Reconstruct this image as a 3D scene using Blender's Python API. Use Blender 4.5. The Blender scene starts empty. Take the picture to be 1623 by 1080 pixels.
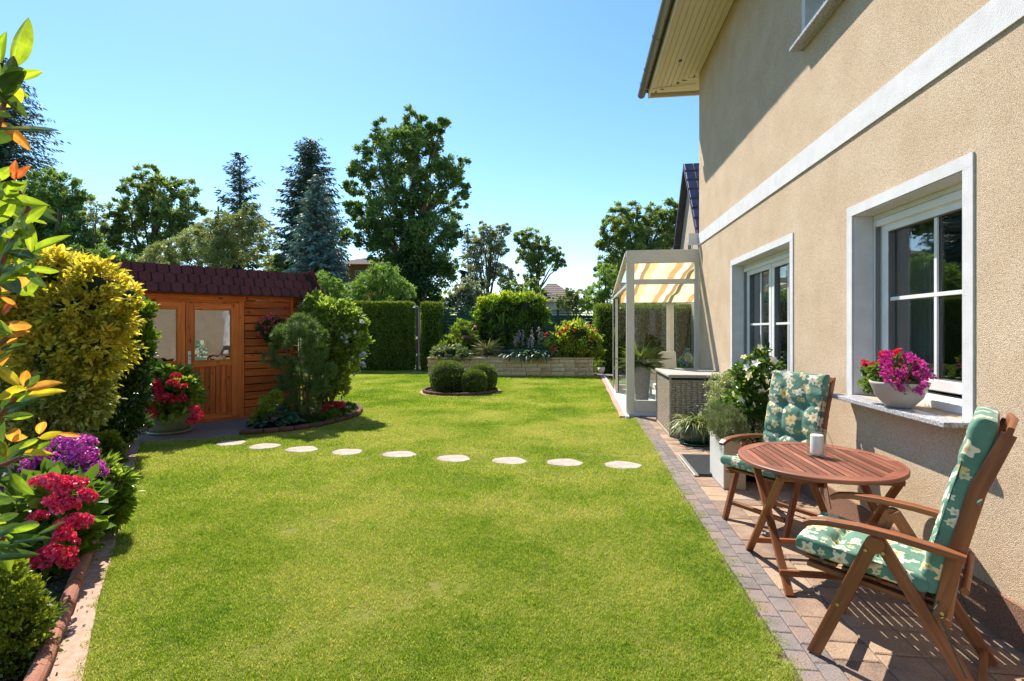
import bpy, math, random
import numpy as np
from mathutils import Vector, Matrix, Quaternion
random.seed(7); RNG = np.random.default_rng(7)
SC = bpy.context.scene; COL = SC.collection
R = math.radians

# ------------------------------------------------------------------ camera, sky, sun, exposure
YAW = math.atan(105.5/800); CY, SY = math.cos(YAW), math.sin(YAW); EYE = 1.55
cam_d = bpy.data.cameras.new('camera'); cam = bpy.data.objects.new('camera', cam_d); COL.objects.link(cam)
cam.location = (0, 0, EYE); cam.rotation_euler = (R(90), 0, YAW)
cam_d.sensor_width = 36; cam_d.lens = 36*800/1623; cam_d.shift_y = -17/1623
cam_d.clip_start = .05; cam_d.clip_end = 2000
SC.camera = cam
SUN_EL, SUN_AZ = R(52), math.atan2(.64, -.45)      # azimuth measured from +x
world = bpy.data.worlds.new('World'); SC.world = world; world.use_nodes = True
nt = world.node_tree; bg = nt.nodes['Background']
sky = nt.nodes.new('ShaderNodeTexSky'); sky.sky_type = 'NISHITA'; sky.sun_disc = False
sky.sun_elevation = SUN_EL; sky.sun_rotation = math.pi/2 - SUN_AZ
sky.air_density = 1.0; sky.dust_density = .15; sky.ozone_density = 1.6; sky.altitude = 50
hs = nt.nodes.new('ShaderNodeHueSaturation'); hs.inputs['Saturation'].default_value = 1.2; hs.inputs['Hue'].default_value = .498
nt.links.new(sky.outputs[0], hs.inputs['Color']); nt.links.new(hs.outputs[0], bg.inputs[0]); bg.inputs[1].default_value = .098
sd = bpy.data.lights.new('sun', 'SUN'); sd.energy = 4.0; sd.angle = R(.5); sd.color = (1, .94, .84)
sun = bpy.data.objects.new('sun', sd); COL.objects.link(sun)
sv = Vector((math.cos(SUN_AZ)*math.cos(SUN_EL), math.sin(SUN_AZ)*math.cos(SUN_EL), math.sin(SUN_EL)))
sun.rotation_euler = sv.to_track_quat('Z', 'Y').to_euler(); sun.location = sv*40
vs = SC.view_settings; vs.view_transform = 'Standard'; vs.look = 'None'; vs.gamma = 1; vs.use_curve_mapping = False
vs.exposure = 1.3
SC.cycles.max_bounces = 8; SC.cycles.transparent_max_bounces = 16; SC.cycles.caustics_reflective = False; SC.cycles.caustics_refractive = False

# ------------------------------------------------------------------ survey helpers (pixel of the photograph + distance -> place)
def at(px, py, d):
    X = (px-811.5)/800*d
    return Vector((X*CY-d*SY, X*SY+d*CY, EYE+(523-py)/800*d))
def gp(px, py, z=0):
    return at(px, py, 800*(EYE-z)/(py-523))

# ------------------------------------------------------------------ tagging
def tag(o, label=None, cat=None, group=None, kind=None):
    if label: o['label'] = label
    if cat: o['category'] = cat
    if group: o['group'] = group
    if kind: o['kind'] = kind
    return o
def thing(name, label, cat, loc=(0, 0, 0), rz=0, group=None):
    o = bpy.data.objects.new(name, None); COL.objects.link(o); o.location = loc; o.rotation_euler = (0, 0, rz)
    o.empty_display_size = .1
    return tag(o, label, cat, group)
LOCAL = False        # False: part coordinates are given in world space; True: in the frame of the thing
def chain(p):
    m = p.matrix_basis.copy()
    return (chain(p.parent) @ p.matrix_parent_inverse @ m) if p.parent else m
def link(name, mesh, parent=None, loc=None, rot=None, scale=None):
    o = bpy.data.objects.new(name, mesh); COL.objects.link(o)
    if parent is not None:
        o.parent = parent
        if not LOCAL: o.matrix_parent_inverse = chain(parent).inverted()
    if loc is not None: o.location = loc
    if rot is not None: o.rotation_euler = rot
    if scale is not None: o.scale = scale
    return o

# ------------------------------------------------------------------ materials
def newmat(name):
    m = bpy.data.materials.new(name); m.use_nodes = True
    n = m.node_tree.nodes; l = m.node_tree.links
    return m, n, l, n['Principled BSDF']
def ramp(n, cols, pos=None):
    r = n.new('ShaderNodeValToRGB'); e = r.color_ramp.elements
    k = len(cols)
    pos = pos or [i/(k-1) for i in range(k)]
    while len(e) < k: e.new(.5)
    for i in range(k):
        e[i].position = pos[i]; e[i].color = (*cols[i], 1)
    return r
def surf(name, cols, scale=4, rough=.8, bump=.2, bscale=60, space='pos', spec=.3, per_obj=0.0, bdist=.01, speck=None, detail=4):
    """noise-coloured rough surface; per_obj mixes in a random tone for each object"""
    m, n, l, b = newmat(name)
    b.inputs['Roughness'].default_value = rough; b.inputs['Specular IOR Level'].default_value = spec
    if space == 'pos': v = n.new('ShaderNodeNewGeometry').outputs['Position']
    else: v = n.new('ShaderNodeTexCoord').outputs['Object']
    no = n.new('ShaderNodeTexNoise'); no.inputs['Scale'].default_value = scale; no.inputs['Detail'].default_value = detail
    l.new(v, no.inputs['Vector'])
    cols = cols if len(cols) > 1 else [cols[0], tuple(c*.85 for c in cols[0])]
    fac = no.outputs['Fac']
    if per_obj:
        oi = n.new('ShaderNodeObjectInfo'); mx = n.new('ShaderNodeMix'); mx.inputs[0].default_value = per_obj
        st = n.new('ShaderNodeMapRange'); st.inputs['From Min'].default_value = .3; st.inputs['From Max'].default_value = .7
        l.new(fac, st.inputs['Value']); l.new(st.outputs[0], mx.inputs[2]); l.new(oi.outputs['Random'], mx.inputs[3]); fac = mx.outputs[0]
        r = ramp(n, cols)
    else:
        k = len(cols); r = ramp(n, cols, [.3+.4*i/(k-1) for i in range(k)])
    l.new(fac, r.inputs[0]); c = r.outputs[0]
    if speck:
        n2 = n.new('ShaderNodeTexNoise'); n2.inputs['Scale'].default_value = speck[0]; n2.inputs['Detail'].default_value = 2; l.new(v, n2.inputs['Vector'])
        r2 = ramp(n, [(speck[1],)*3, (1, 1, 1)], [.36, .56]); l.new(n2.outputs['Fac'], r2.inputs[0])
        mm = n.new('ShaderNodeMix'); mm.data_type = 'RGBA'; mm.blend_type = 'MULTIPLY'; mm.inputs[0].default_value = 1
        l.new(c, mm.inputs[6]); l.new(r2.outputs[0], mm.inputs[7]); c = mm.outputs[2]
    l.new(c, b.inputs['Base Color'])
    if bump:
        nb = n.new('ShaderNodeTexNoise'); nb.inputs['Scale'].default_value = bscale; nb.inputs['Detail'].default_value = 3; l.new(v, nb.inputs['Vector'])
        bp = n.new('ShaderNodeBump'); bp.inputs['Strength'].default_value = bump; bp.inputs['Distance'].default_value = bdist
        l.new(nb.outputs['Fac'], bp.inputs['Height']); l.new(bp.outputs[0], b.inputs['Normal'])
    return m
def wood(name, cols, rough=.5, spec=.35, knots=True, gs=1.0, var=(.78, 1.2)):
    """grain follows the UV v axis (metres along the piece)"""
    m, n, l, b = newmat(name)
    uv = n.new('ShaderNodeUVMap'); mp = n.new('ShaderNodeMapping'); mp.inputs['Scale'].default_value = (38*gs, 2.2*gs, 1)
    oi = n.new('ShaderNodeObjectInfo'); ad = n.new('ShaderNodeVectorMath'); ad.operation = 'MULTIPLY_ADD'
    cb = n.new('ShaderNodeCombineXYZ'); l.new(oi.outputs['Random'], cb.inputs[0]); l.new(oi.outputs['Random'], cb.inputs[1]); l.new(oi.outputs['Random'], cb.inputs[2])
    ad.inputs[1].default_value = (17, 31, 9); l.new(cb.outputs[0], ad.inputs[0]); l.new(uv.outputs[0], ad.inputs[2]); l.new(ad.outputs[0], mp.inputs[0])
    no = n.new('ShaderNodeTexNoise'); no.inputs['Scale'].default_value = 1; no.inputs['Detail'].default_value = 6; no.inputs['Distortion'].default_value = .6
    l.new(mp.outputs[0], no.inputs['Vector'])
    r = ramp(n, cols, [.25+.5*i/(len(cols)-1) for i in range(len(cols))]); l.new(no.outputs['Fac'], r.inputs[0])
    hv = n.new('ShaderNodeHueSaturation'); mr = n.new('ShaderNodeMapRange'); mr.inputs['To Min'].default_value = var[0]; mr.inputs['To Max'].default_value = var[1]
    l.new(oi.outputs['Random'], mr.inputs['Value']); l.new(mr.outputs[0], hv.inputs['Value']); l.new(r.outputs[0], hv.inputs['Color'])
    c = hv.outputs[0]
    if knots:
        vo = n.new('ShaderNodeTexVoronoi'); vo.inputs['Scale'].default_value = 1
        m2 = n.new('ShaderNodeMapping'); m2.inputs['Scale'].default_value = (9, 3.6, 1); l.new(ad.outputs[0], m2.inputs[0]); l.new(m2.outputs[0], vo.inputs['Vector'])
        r2 = ramp(n, [(.25, .15, .1), (1, 1, 1)], [.06, .17]); l.new(vo.outputs['Distance'], r2.inputs[0])
        mm = n.new('ShaderNodeMix'); mm.data_type = 'RGBA'; mm.blend_type = 'MULTIPLY'; mm.inputs[0].default_value = .9
        l.new(c, mm.inputs[6]); l.new(r2.outputs[0], mm.inputs[7]); c = mm.outputs[2]
    l.new(c, b.inputs['Base Color']); b.inputs['Roughness'].default_value = rough; b.inputs['Specular IOR Level'].default_value = spec
    bp = n.new('ShaderNodeBump'); bp.inputs['Strength'].default_value = .25; bp.inputs['Distance'].default_value = .004
    l.new(no.outputs['Fac'], bp.inputs['Height']); l.new(bp.outputs[0], b.inputs['Normal'])
    return m
def leafmat(name, cols, trans=.35, rough=.45, spec=.4, tint=1.35, back=None, edge=None, gain=1.0, vein=False):
    cols = [tuple(min(.85, v*gain) for v in c) for c in cols]
    """leaf colours picked per leaf from the 'rnd' attribute; thin, so light passes through"""
    m, n, l, b = newmat(name)
    a = n.new('ShaderNodeAttribute'); a.attribute_name = 'rnd'
    r = ramp(n, cols); l.new(a.outputs['Fac'], r.inputs[0]); c = r.outputs[0]
    if edge:
        a2 = n.new('ShaderNodeUVMap'); sx = n.new('ShaderNodeSeparateXYZ'); l.new(a2.outputs[0], sx.inputs[0])
        r2 = ramp(n, [(0, 0, 0), (1, 1, 1)], [.25, .5]); l.new(sx.outputs[0], r2.inputs[0])
        me = n.new('ShaderNodeMix'); me.data_type = 'RGBA'; l.new(r2.outputs[0], me.inputs[0]); l.new(c, me.inputs[6]); me.inputs[7].default_value = (*edge, 1); c = me.outputs[2]
    if vein:      # paler midrib and side veins, blotchy blade
        a2 = n.new('ShaderNodeUVMap'); sx = n.new('ShaderNodeSeparateXYZ'); l.new(a2.outputs[0], sx.inputs[0])
        r2 = ramp(n, [(1.35, 1.3, 1.2), (.96, .96, .96)], [.05, .12]); l.new(sx.outputs[0], r2.inputs[0])
        k1 = n.new('ShaderNodeMath'); k1.operation = 'MULTIPLY_ADD'; k1.inputs[1].default_value = 70; l.new(sx.outputs[1], k1.inputs[0])
        k2 = n.new('ShaderNodeMath'); k2.operation = 'MULTIPLY'; k2.inputs[1].default_value = -14; l.new(sx.outputs[0], k2.inputs[0]); l.new(k2.outputs[0], k1.inputs[2])
        k3 = n.new('ShaderNodeMath'); k3.operation = 'SINE'; l.new(k1.outputs[0], k3.inputs[0])
        r3 = ramp(n, [(.84, .86, .84), (1, 1, 1), (1.12, 1.12, 1.1)], [0, .6, 1]); l.new(k3.outputs[0], r3.inputs[0])
        nz = n.new('ShaderNodeTexNoise'); nz.inputs['Scale'].default_value = 9; g3 = n.new('ShaderNodeNewGeometry'); sc3 = n.new('ShaderNodeVectorMath'); sc3.operation = 'SCALE'; sc3.inputs['Scale'].default_value = 4; l.new(g3.outputs['Position'], sc3.inputs[0]); l.new(sc3.outputs[0], nz.inputs['Vector'])
        r4 = ramp(n, [(.72, .78, .75), (1.15, 1.1, 1.0)], [.3, .7]); l.new(nz.outputs['Fac'], r4.inputs[0])
        for rr_ in (r2, r3, r4):
            mm = n.new('ShaderNodeMix'); mm.data_type = 'RGBA'; mm.blend_type = 'MULTIPLY'; mm.inputs[0].default_value = 1; l.new(c, mm.inputs[6]); l.new(rr_.outputs[0], mm.inputs[7]); c = mm.outputs[2]
    l.new(c, b.inputs['Base Color']); b.inputs['Roughness'].default_value = rough; b.inputs['Specular IOR Level'].default_value = spec
    t = n.new('ShaderNodeBsdfTranslucent'); mu = n.new('ShaderNodeMix'); mu.data_type = 'RGBA'; mu.blend_type = 'MULTIPLY'; mu.inputs[0].default_value = 1
    l.new(c, mu.inputs[6]); mu.inputs[7].default_value = (tint*1.15, tint*1.1, tint*.55, 1); l.new(mu.outputs[2], t.inputs[0])
    mx = n.new('ShaderNodeMixShader'); mx.inputs[0].default_value = trans
    l.new(b.outputs[0], mx.inputs[1]); l.new(t.outputs[0], mx.inputs[2]); l.new(mx.outputs[0], n['Material Output'].inputs[0])
    return m
def plain(name, col, rough=.5, spec=.4, metal=0):
    return surf(name, [col, tuple(c*.9 for c in col)], 7, rough, .05, 90, 'obj', spec) if not metal else metalmat(name, col, rough)
def metalmat(name, col, rough):
    m, n, l, b = newmat(name); b.inputs['Base Color'].default_value = (*col, 1); b.inputs['Metallic'].default_value = 1
    no = n.new('ShaderNodeTexNoise'); no.inputs['Scale'].default_value = 12
    mr = n.new('ShaderNodeMapRange'); mr.inputs['To Min'].default_value = rough*.7; mr.inputs['To Max'].default_value = rough*1.4
    l.new(no.outputs['Fac'], mr.inputs['Value']); l.new(mr.outputs[0], b.inputs['Roughness']); return m
def glassmat(name, tint=(.9, .95, .93), refl=.08, dens=1.0):
    m, n, l, b = newmat(name); n.remove(b)
    tr = n.new('ShaderNodeBsdfTransparent'); tr.inputs[0].default_value = (*[c*dens for c in tint], 1)
    gl = n.new('ShaderNodeBsdfGlossy'); gl.inputs['Roughness'].default_value = .01
    fr = n.new('ShaderNodeLayerWeight'); fr.inputs[0].default_value = .5
    pw = n.new('ShaderNodeMath'); pw.operation = 'POWER'; pw.inputs[1].default_value = 4; l.new(fr.outputs['Facing'], pw.inputs[0])
    ad = n.new('ShaderNodeMath'); ad.operation = 'MULTIPLY_ADD'; ad.use_clamp = True; ad.inputs[1].default_value = 1-refl; ad.inputs[2].default_value = refl; l.new(pw.outputs[0], ad.inputs[0])
    no = n.new('ShaderNodeTexNoise'); no.inputs['Scale'].default_value = 2.2; bp = n.new('ShaderNodeBump'); bp.inputs['Strength'].default_value = .06; bp.inputs['Distance'].default_value = .02
    l.new(no.outputs['Fac'], bp.inputs['Height']); l.new(bp.outputs[0], gl.inputs['Normal'])
    mx = n.new('ShaderNodeMixShader'); l.new(ad.outputs[0], mx.inputs[0]); l.new(tr.outputs[0], mx.inputs[1]); l.new(gl.outputs[0], mx.inputs[2])
    l.new(mx.outputs[0], n['Material Output'].inputs[0]); return m

# ------------------------------------------------------------------ mesh collector with UVs (v runs along the longest side, metres)
class MB:
    def __init__(s): s.v = []; s.f = []; s.uv = []
    def face(s, idx, uv): s.f.append(idx); s.uv.append(uv)
    def box(s, c, size, rot=None, M=None):
        hx, hy, hz = size[0]/2, size[1]/2, size[2]/2
        b = len(s.v); T = Matrix.Translation(Vector(c)) @ (rot.to_4x4() if rot else Matrix())
        if M is not None: T = M @ T
        P = [Vector((x*hx, y*hy, z*hz)) for x in (-1, 1) for y in (-1, 1) for z in (-1, 1)]
        s.v += [T @ p for p in P]
        L = max(range(3), key=lambda i: size[i])
        o = random.random()
        for q in ((0, 1, 3, 2), (4, 6, 7, 5), (0, 4, 5, 1), (2, 3, 7, 6), (0, 2, 6, 4), (1, 5, 7, 3)):
            uv = []
            for i in q:
                p = P[i]; oth = [p[k] for k in range(3) if k != L]
                uv.append((oth[0]+oth[1]*.7+o, p[L]))
            s.face([b+i for i in q], uv)
        return s
    def bar(s, p0, p1, w, t, up=(0, 0, 1)):
        p0, p1 = Vector(p0), Vector(p1); d = p1-p0; L = d.length; z = d.normalized()
        x = Vector(up).cross(z)
        if x.length < 1e-4: x = Vector((1, 0, 0)).cross(z)
        x.normalize(); y = z.cross(x)
        rot = Matrix((x, y, z)).transposed()
        return s.box((p0+p1)/2, (w, t, L), rot)
    def tube(s, path, rad, seg=8, cap=True, squash=1):
        path = [Vector(p) for p in path]; n = len(path)
        if not hasattr(rad, '__len__'): rad = [rad]*n
        b = len(s.v); acc = 0; ref = None
        for i, p in enumerate(path):
            t = (path[min(i+1, n-1)]-path[max(i-1, 0)]).normalized()
            if ref is None:
                ref = t.orthogonal().normalized()
            ref = (ref-t*ref.dot(t)).normalized(); w = t.cross(ref)
            for k in range(seg):
                a = 2*math.pi*k/seg; s.v.append(p+(ref*math.cos(a)+w*math.sin(a)*squash)*rad[i])
        for i in range(n-1):
            L = (path[i+1]-path[i]).length
            for k in range(seg):
                k2 = (k+1) % seg
                s.face([b+i*seg+k, b+i*seg+k2, b+(i+1)*seg+k2, b+(i+1)*seg+k],
                       [(k/seg*.1, acc), ((k+1)/seg*.1, acc), ((k+1)/seg*.1, acc+L), (k/seg*.1, acc+L)])
            acc += L
        if cap:
            s.face([b+k for k in range(seg)][::-1], [(0, 0)]*seg); s.face([b+(n-1)*seg+k for k in range(seg)], [(0, 0)]*seg)
        return s
    def lathe(s, prof, c=(0, 0, 0), seg=24, sx=1, sy=1, wob=None):
        b = len(s.v); n = len(prof)
        for r, z in prof:
            for k in range(seg):
                a = 2*math.pi*k/seg; rr = r*(wob(a) if wob else 1)
                s.v.append(Vector((c[0]+math.cos(a)*rr*sx, c[1]+math.sin(a)*rr*sy, c[2]+z)))
        for i in range(n-1):
            for k in range(seg):
                k2 = (k+1) % seg
                s.face([b+i*seg+k, b+i*seg+k2, b+(i+1)*seg+k2, b+(i+1)*seg+k], [(k/seg, i/n), ((k+1)/seg, i/n), ((k+1)/seg, (i+1)/n), (k/seg, (i+1)/n)])
        return s
    def prism(s, poly, h0, h1, M=None):
        """poly in xy extruded from z=h0 to z=h1"""
        b = len(s.v); n = len(poly)
        P = [Vector((x, y, h0)) for x, y in poly]+[Vector((x, y, h1)) for x, y in poly]
        s.v += [(M @ p) if M is not None else p for p in P]
        s.face([b+i for i in range(n)][::-1], [tuple(poly[i]) for i in range(n)][::-1]); s.face([b+n+i for i in range(n)], [tuple(poly[i]) for i in range(n)])
        for i in range(n):
            j = (i+1) % n; L = math.dist(poly[i], poly[j])
            s.face([b+i, b+j, b+n+j, b+n+i], [(0, 0), (0, L), (h1-h0, L), (h1-h0, 0)])
        return s
    def mesh(s, name, mat=None, smooth=False):
        m = bpy.data.meshes.new(name); m.from_pydata([tuple(v) for v in s.v], [], s.f)
        u = m.uv_layers.new(name='UVMap'); u.data.foreach_set('uv', [c for f in s.uv for p in f for c in p])
        if mat: m.materials.append(mat)
        if smooth: m.polygons.foreach_set('use_smooth', [True]*len(m.polygons))
        m.update(); return m
    def ob(s, name, mat, parent=None, smooth=False, bevel=0, loc=None, rot=None):
        o = link(name, s.mesh(name, mat, smooth), parent, loc, rot)
        if bevel: addbevel(o, bevel)
        return o
def addbevel(o, w, seg=2):
    b = o.modifiers.new('bevel', 'BEVEL'); b.width = w; b.segments = seg; b.limit_method = 'ANGLE'; b.angle_limit = R(40)
def sheet(name, pts, z, mat, parent=None):
    m = bpy.data.meshes.new(name); m.from_pydata([(x, y, z) for x, y in pts], [], [list(range(len(pts)))])
    m.materials.append(mat); return link(name, m, parent)

# ------------------------------------------------------------------ foliage
def quads_mesh(name, V, nv, polys_per, rnd, mat, uvp=None, smooth=False):
    """V (N,nv,3); polys_per list of index tuples inside each group"""
    N = len(V); me = bpy.data.meshes.new(name)
    me.vertices.add(N*nv); me.vertices.foreach_set('co', V.reshape(-1).astype(np.float32))
    tot = sum(len(p) for p in polys_per); np_ = len(polys_per)
    base = (np.arange(N)*nv)[:, None]; loc = np.array([i for p in polys_per for i in p])[None, :]
    li = (base+loc).reshape(-1).astype(np.int32)
    me.loops.add(N*tot); me.loops.foreach_set('vertex_index', li)
    lens = np.array([len(p) for p in polys_per]); st = np.concatenate([[0], np.cumsum(lens)[:-1]])
    me.polygons.add(N*np_)
    me.polygons.foreach_set('loop_start', ((np.arange(N)*tot)[:, None]+st[None, :]).reshape(-1).astype(np.int32))
    try: me.polygons.foreach_set('loop_total', np.tile(lens, N).astype(np.int32))
    except Exception: pass
    if rnd is not None:
        a = me.attributes.new('rnd', 'FLOAT', 'POINT'); a.data.foreach_set('value', np.repeat(rnd, nv).astype(np.float32))
    if uvp is not None:
        u = me.uv_layers.new(name='UVMap'); uu = np.array([uvp[i] for p in polys_per for i in p], dtype=np.float32)
        u.data.foreach_set('uv', np.tile(uu, (N, 1)).reshape(-1))
    if smooth: me.polygons.foreach_set('use_smooth', np.ones(N*np_, dtype=bool))
    me.materials.append(mat); me.update(calc_edges=True); return me
def unit(a): return a/np.maximum(np.linalg.norm(a, axis=-1, keepdims=True), 1e-9)
def rdir(n):
    return unit(RNG.normal(size=(n, 3)))
def leafverts(P, A, size, asp, fold=.15, shape='dia', flat=0.0, curl=0.0):
    """P base points, A leaf axis; flat pulls the blade normal upward"""
    n = len(P); A = unit(A); rv = rdir(n)*(1-flat)+np.array([0, 0, 1.0])*flat+1e-3
    B = unit(np.cross(A, rv)); Nn = np.cross(B, A)
    s = np.where(Nn[:, 2:3] < 0, -1, 1); Nn = Nn*s
    L = np.asarray(size).reshape(-1, 1)*np.ones((n, 1)); W = L*asp/2
    up = Nn*W*fold*2
    if shape == 'dia':
        return np.stack([P, P+A*L*.45+B*W+up, P+A*L-Nn*L*curl, P+A*L*.45-B*W+up], 1)
    return np.stack([P, P+A*L*.28+B*W*.85+up*.8, P+A*L*.66+B*W*.8+up*.8-Nn*L*curl*.4, P+A*L-Nn*L*curl, P+A*L*.66-B*W*.8+up*.8-Nn*L*curl*.4, P+A*L*.28-B*W*.85+up*.8], 1)
def leafmesh(name, P, A, size, asp, mat, rnd=None, shape='dia', **k):
    V = leafverts(P, A, size, asp, shape=shape, **k)
    if rnd is None: rnd = RNG.random(len(P))
    if shape == 'dia': return quads_mesh(name, V, 4, [(0, 1, 2, 3)], rnd, mat, [(0, 0), (1, .45), (0, 1), (1, .45)])
    return quads_mesh(name, V, 6, [(0, 1, 2, 3), (0, 3, 4, 5)], rnd, mat, [(0, 0), (1, .3), (1, .66), (0, 1), (1, .66), (1, .3)])
def cloud(lobes, n, clumps, spread=.22, inner=.55, zs=1.0, stray=.14):
    """lobes [(x,y,z,r)]; returns points, outward dirs, clump tone. Leaves gather in clumps on the lobes, gaps stay between them"""
    Lb = np.array(lobes, float); w = Lb[:, 3]**2; w /= w.sum()
    ci = RNG.choice(len(Lb), clumps, p=w); d = rdir(clumps)
    rr = inner+(1-inner)*RNG.random((clumps, 1))**.6; rr = rr+(RNG.random((clumps, 1)) < stray)*RNG.random((clumps, 1))*.32
    C = Lb[ci, :3]+d*Lb[ci, 3:4]*rr*np.array([1, 1, zs]); cr = Lb[ci, 3]*spread*(.6+.9*RNG.random(clumps)); tone = RNG.random(clumps)
    pi = RNG.integers(0, clumps, n); off = RNG.normal(size=(n, 3))*.55
    P = C[pi]+off*cr[pi][:, None]*np.array([1, 1, .75])
    O = unit(d[pi]*.9+off*.6)
    return P, O, tone[pi]
def tone_mix(t, n, k=.45): return np.clip(t*k+RNG.random(n)*(1-k), 0, 1)
def pxlobes(L, d, jit=.6, sq=1.0):
    out = []
    for px, py, r in L:
        rr = r/800*d; p = at(px, py, d+random.uniform(-jit, jit)*rr); out.append((p.x, p.y, p.z, rr*sq))
    return out
def foliage(name, parent, lobes, n, clumps, size, asp, mat, out=.8, up=.15, spread=.22, inner=.55, shape='dia', flat=.3, zs=1.0, kmix=.45, fold=.15, curl=0.0, svar=.35, stray=.14):
    P, O, t = cloud(lobes, n, clumps, spread, inner, zs, stray)
    P[:, 2] = np.maximum(P[:, 2], .02)
    A = O*out+rdir(n)*(1-out*.6)+np.array([0, 0, up])
    sz = size*(1-svar+2*svar*RNG.random(n))
    me = leafmesh(name, P, A, sz, asp, mat, tone_mix(t, n, kmix), shape, flat=flat, fold=fold, curl=curl)
    return link(name, me, parent)
def trunk_mesh(base, tips, r0, mat, name='trunk', fork=.35, seg=7, wig=.04):
    """tapered trunk with limbs reaching to the tips"""
    b = MB(); base = Vector(base)
    top = sum((Vector(t) for t in tips), Vector())/len(tips); top.z = max(Vector(t).z for t in tips)
    H = top.z-base.z
    def wob(p, s): return p+Vector((random.uniform(-s, s), random.uniform(-s, s), 0))
    path = [base]+[wob(base.lerp(top, k/6), H*wig*.5) for k in range(1, 6)]+[top]
    b.tube(path, [r0*(1.25 if k == 0 else (1-k/7.2)) for k in range(7)], seg)
    for t in tips:
        t = Vector(t); k = random.uniform(fork, .75); i = int(k*6); p = path[i]
        mid = p.lerp(t, .5)+Vector((0, 0, (t-p).length*.1)); rr = r0*(1-k)*.6+.01*r0
        b.tube([p, wob(p.lerp(mid, .5), H*.01), mid, wob(mid.lerp(t, .5), H*.02), t], [rr, rr*.8, rr*.6, rr*.4, rr*.15], 5)
    return b.mesh(name, mat, True)
# ================================================================== materials used in many places
M = {}
M['render'] = surf('beige_roughcast', [(.68, .505, .345), (.78, .605, .43)], 3, .95, .9, 240, 'pos', .1, bdist=.012, speck=(230, .55), detail=6)
M['trim'] = surf('white_render', [(.60, .58, .58), (.68, .66, .66)], 9, .9, .6, 170, 'pos', .1, bdist=.006)
M['plinth'] = surf('red_brown_plinth', [(.17, .085, .055), (.32, .19, .135)], 120, .95, .7, 170, 'pos', .1)
M['pvc'] = plain('white_plastic_frame', (.78, .78, .77), .35, .5)
M['grey_gasket'] = plain('grey_seal', (.16, .16, .16), .6)
M['soffit'] = wood('cream_soffit_board', [(.68, .58, .44), (.74, .64, .50)], .6, .3, False, var=(.97, 1.03))
M['dark_gap'] = plain('dark_gap', (.03, .025, .02), .9)
M['gutter'] = metalmat('weathered_zinc', (.34, .33, .31), .45)
M['glass'] = glassmat('window_glass', (.8, .86, .85), .16)
M['clear'] = glassmat('clear_glass', (.93, .96, .95), .03)
M['roof_dark'] = surf('dark_roof_tile', [(.05, .04, .06), (.09, .07, .09)], 6, .5, .2)
M['granite'] = surf('grey_granite', [(.10, .10, .115), (.36, .36, .37), (.56, .55, .56)], 85, .35, .05, 60, 'pos', .5)
M['kerb'] = surf('grey_paver', [(.15, .125, .118), (.225, .19, .175), (.30, .205, .16)], 14, .9, .5, 110, 'pos', .15, per_obj=.55, speck=(140, .75))
M['paver'] = surf('tan_paver', [(.16, .12, .10), (.30, .205, .145), (.41, .29, .20), (.36, .27, .21)], 9, .9, .5, 110, 'pos', .15, per_obj=.65, speck=(140, .75))
M['sandjoint'] = surf('joint_sand', [(.17, .13, .10), (.25, .19, .14)], 60, 1, .3)
M['soil'] = surf('bark_mulch', [(.012, .008, .006), (.04, .026, .018), (.085, .05, .03)], 45, .95, 1.0, 60, 'pos', .1, bdist=.05)
M['earth'] = surf('far_ground', [(.06, .09, .025), (.11, .13, .04)], 1.5, 1, .3)
M['turf'] = surf('lawn_turf', [(.09, .12, .018), (.15, .17, .025), (.21, .18, .06)], 2.2, 1, .6, 90, 'pos', .1, bdist=.03)
M['sandpath'] = surf('pink_sand_path', [(.38, .25, .18), (.52, .36, .27)], 30, .95, .4, 200, 'pos', .1, speck=(220, .8))
M['terracotta'] = surf('terracotta_edging', [(.24, .095, .06), (.36, .17, .11)], 16, .85, .4, 120, 'obj', .2, per_obj=.4)
M['shedpad'] = surf('gravelly_pad', [(.20, .14, .11), (.33, .25, .2)], 50, .95, .6, 140)
M['bark'] = surf('grey_brown_bark', [(.07, .05, .035), (.16, .12, .09)], 9, .95, .6, 40)
M['stick'] = surf('thin_brown_stem', [(.10, .06, .035), (.2, .13, .08)], 20, .9, .3, 80)
M['greenstem'] = surf('green_stem', [(.09, .14, .03), (.14, .2, .05)], 20, .7, .1)

# ================================================================== ground, lawn, paths (each sheet a little above the one below)
def structure(o): return tag(o, kind='structure')
structure(sheet('ground', [(-400, -300), (400, -300), (400, 500), (-400, 500)], -.03, M['earth']))
bed = [(-2.08, 1.3), (-1.2, .3), (.0, -1), (-3, -4), (-12, -1), (-14, 9), (-8.5, 9.5), (-6.95, 6.75), (-6.33, 6.30)]
structure(sheet('planting_bed', bed, .004, M['soil']))
def off(p, d): return (p[0]+d[0], p[1]+d[1])
LBND = [(-1.55, 1.27), (-2.17, 1.96), (-2.72, 2.55), (-3.34, 3.27), (-4.3, 4.36), (-5.2, 5.35), (-6.0, 6.24)]     # lawn side of the sandy strip
KBND = [(-1.78, 1.27), (-2.37, 1.95), (-2.93, 2.6), (-3.52, 3.27), (-4.47, 4.34), (-5.36, 5.33), (-6.2, 6.26)]    # kerb line
structure(sheet('sandy_path', [(-1.3, 1.0)]+LBND+KBND[::-1]+[(-1.55, 1.0)], .010, M['sandpath']))
PAD = [(-6.2, 6.26), (-6.0, 6.24), (-5.3, 6.40), (-4.92, 6.80), (-4.80, 7.0), (-5.3, 8.6), (-6.9, 6.9)]
structure(sheet('shed_pad', PAD, .012, M['shedpad']))
cb = [(-4.92, 6.80), (-4.62, 6.92), (-4.3, 7.18), (-4.05, 7.6), (-3.93, 8.1), (-3.93, 8.6), (-4.08, 9.1), (-4.35, 9.55), (-4.9, 9.9), (-5.6, 9.7), (-5.25, 8.72)]
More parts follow.
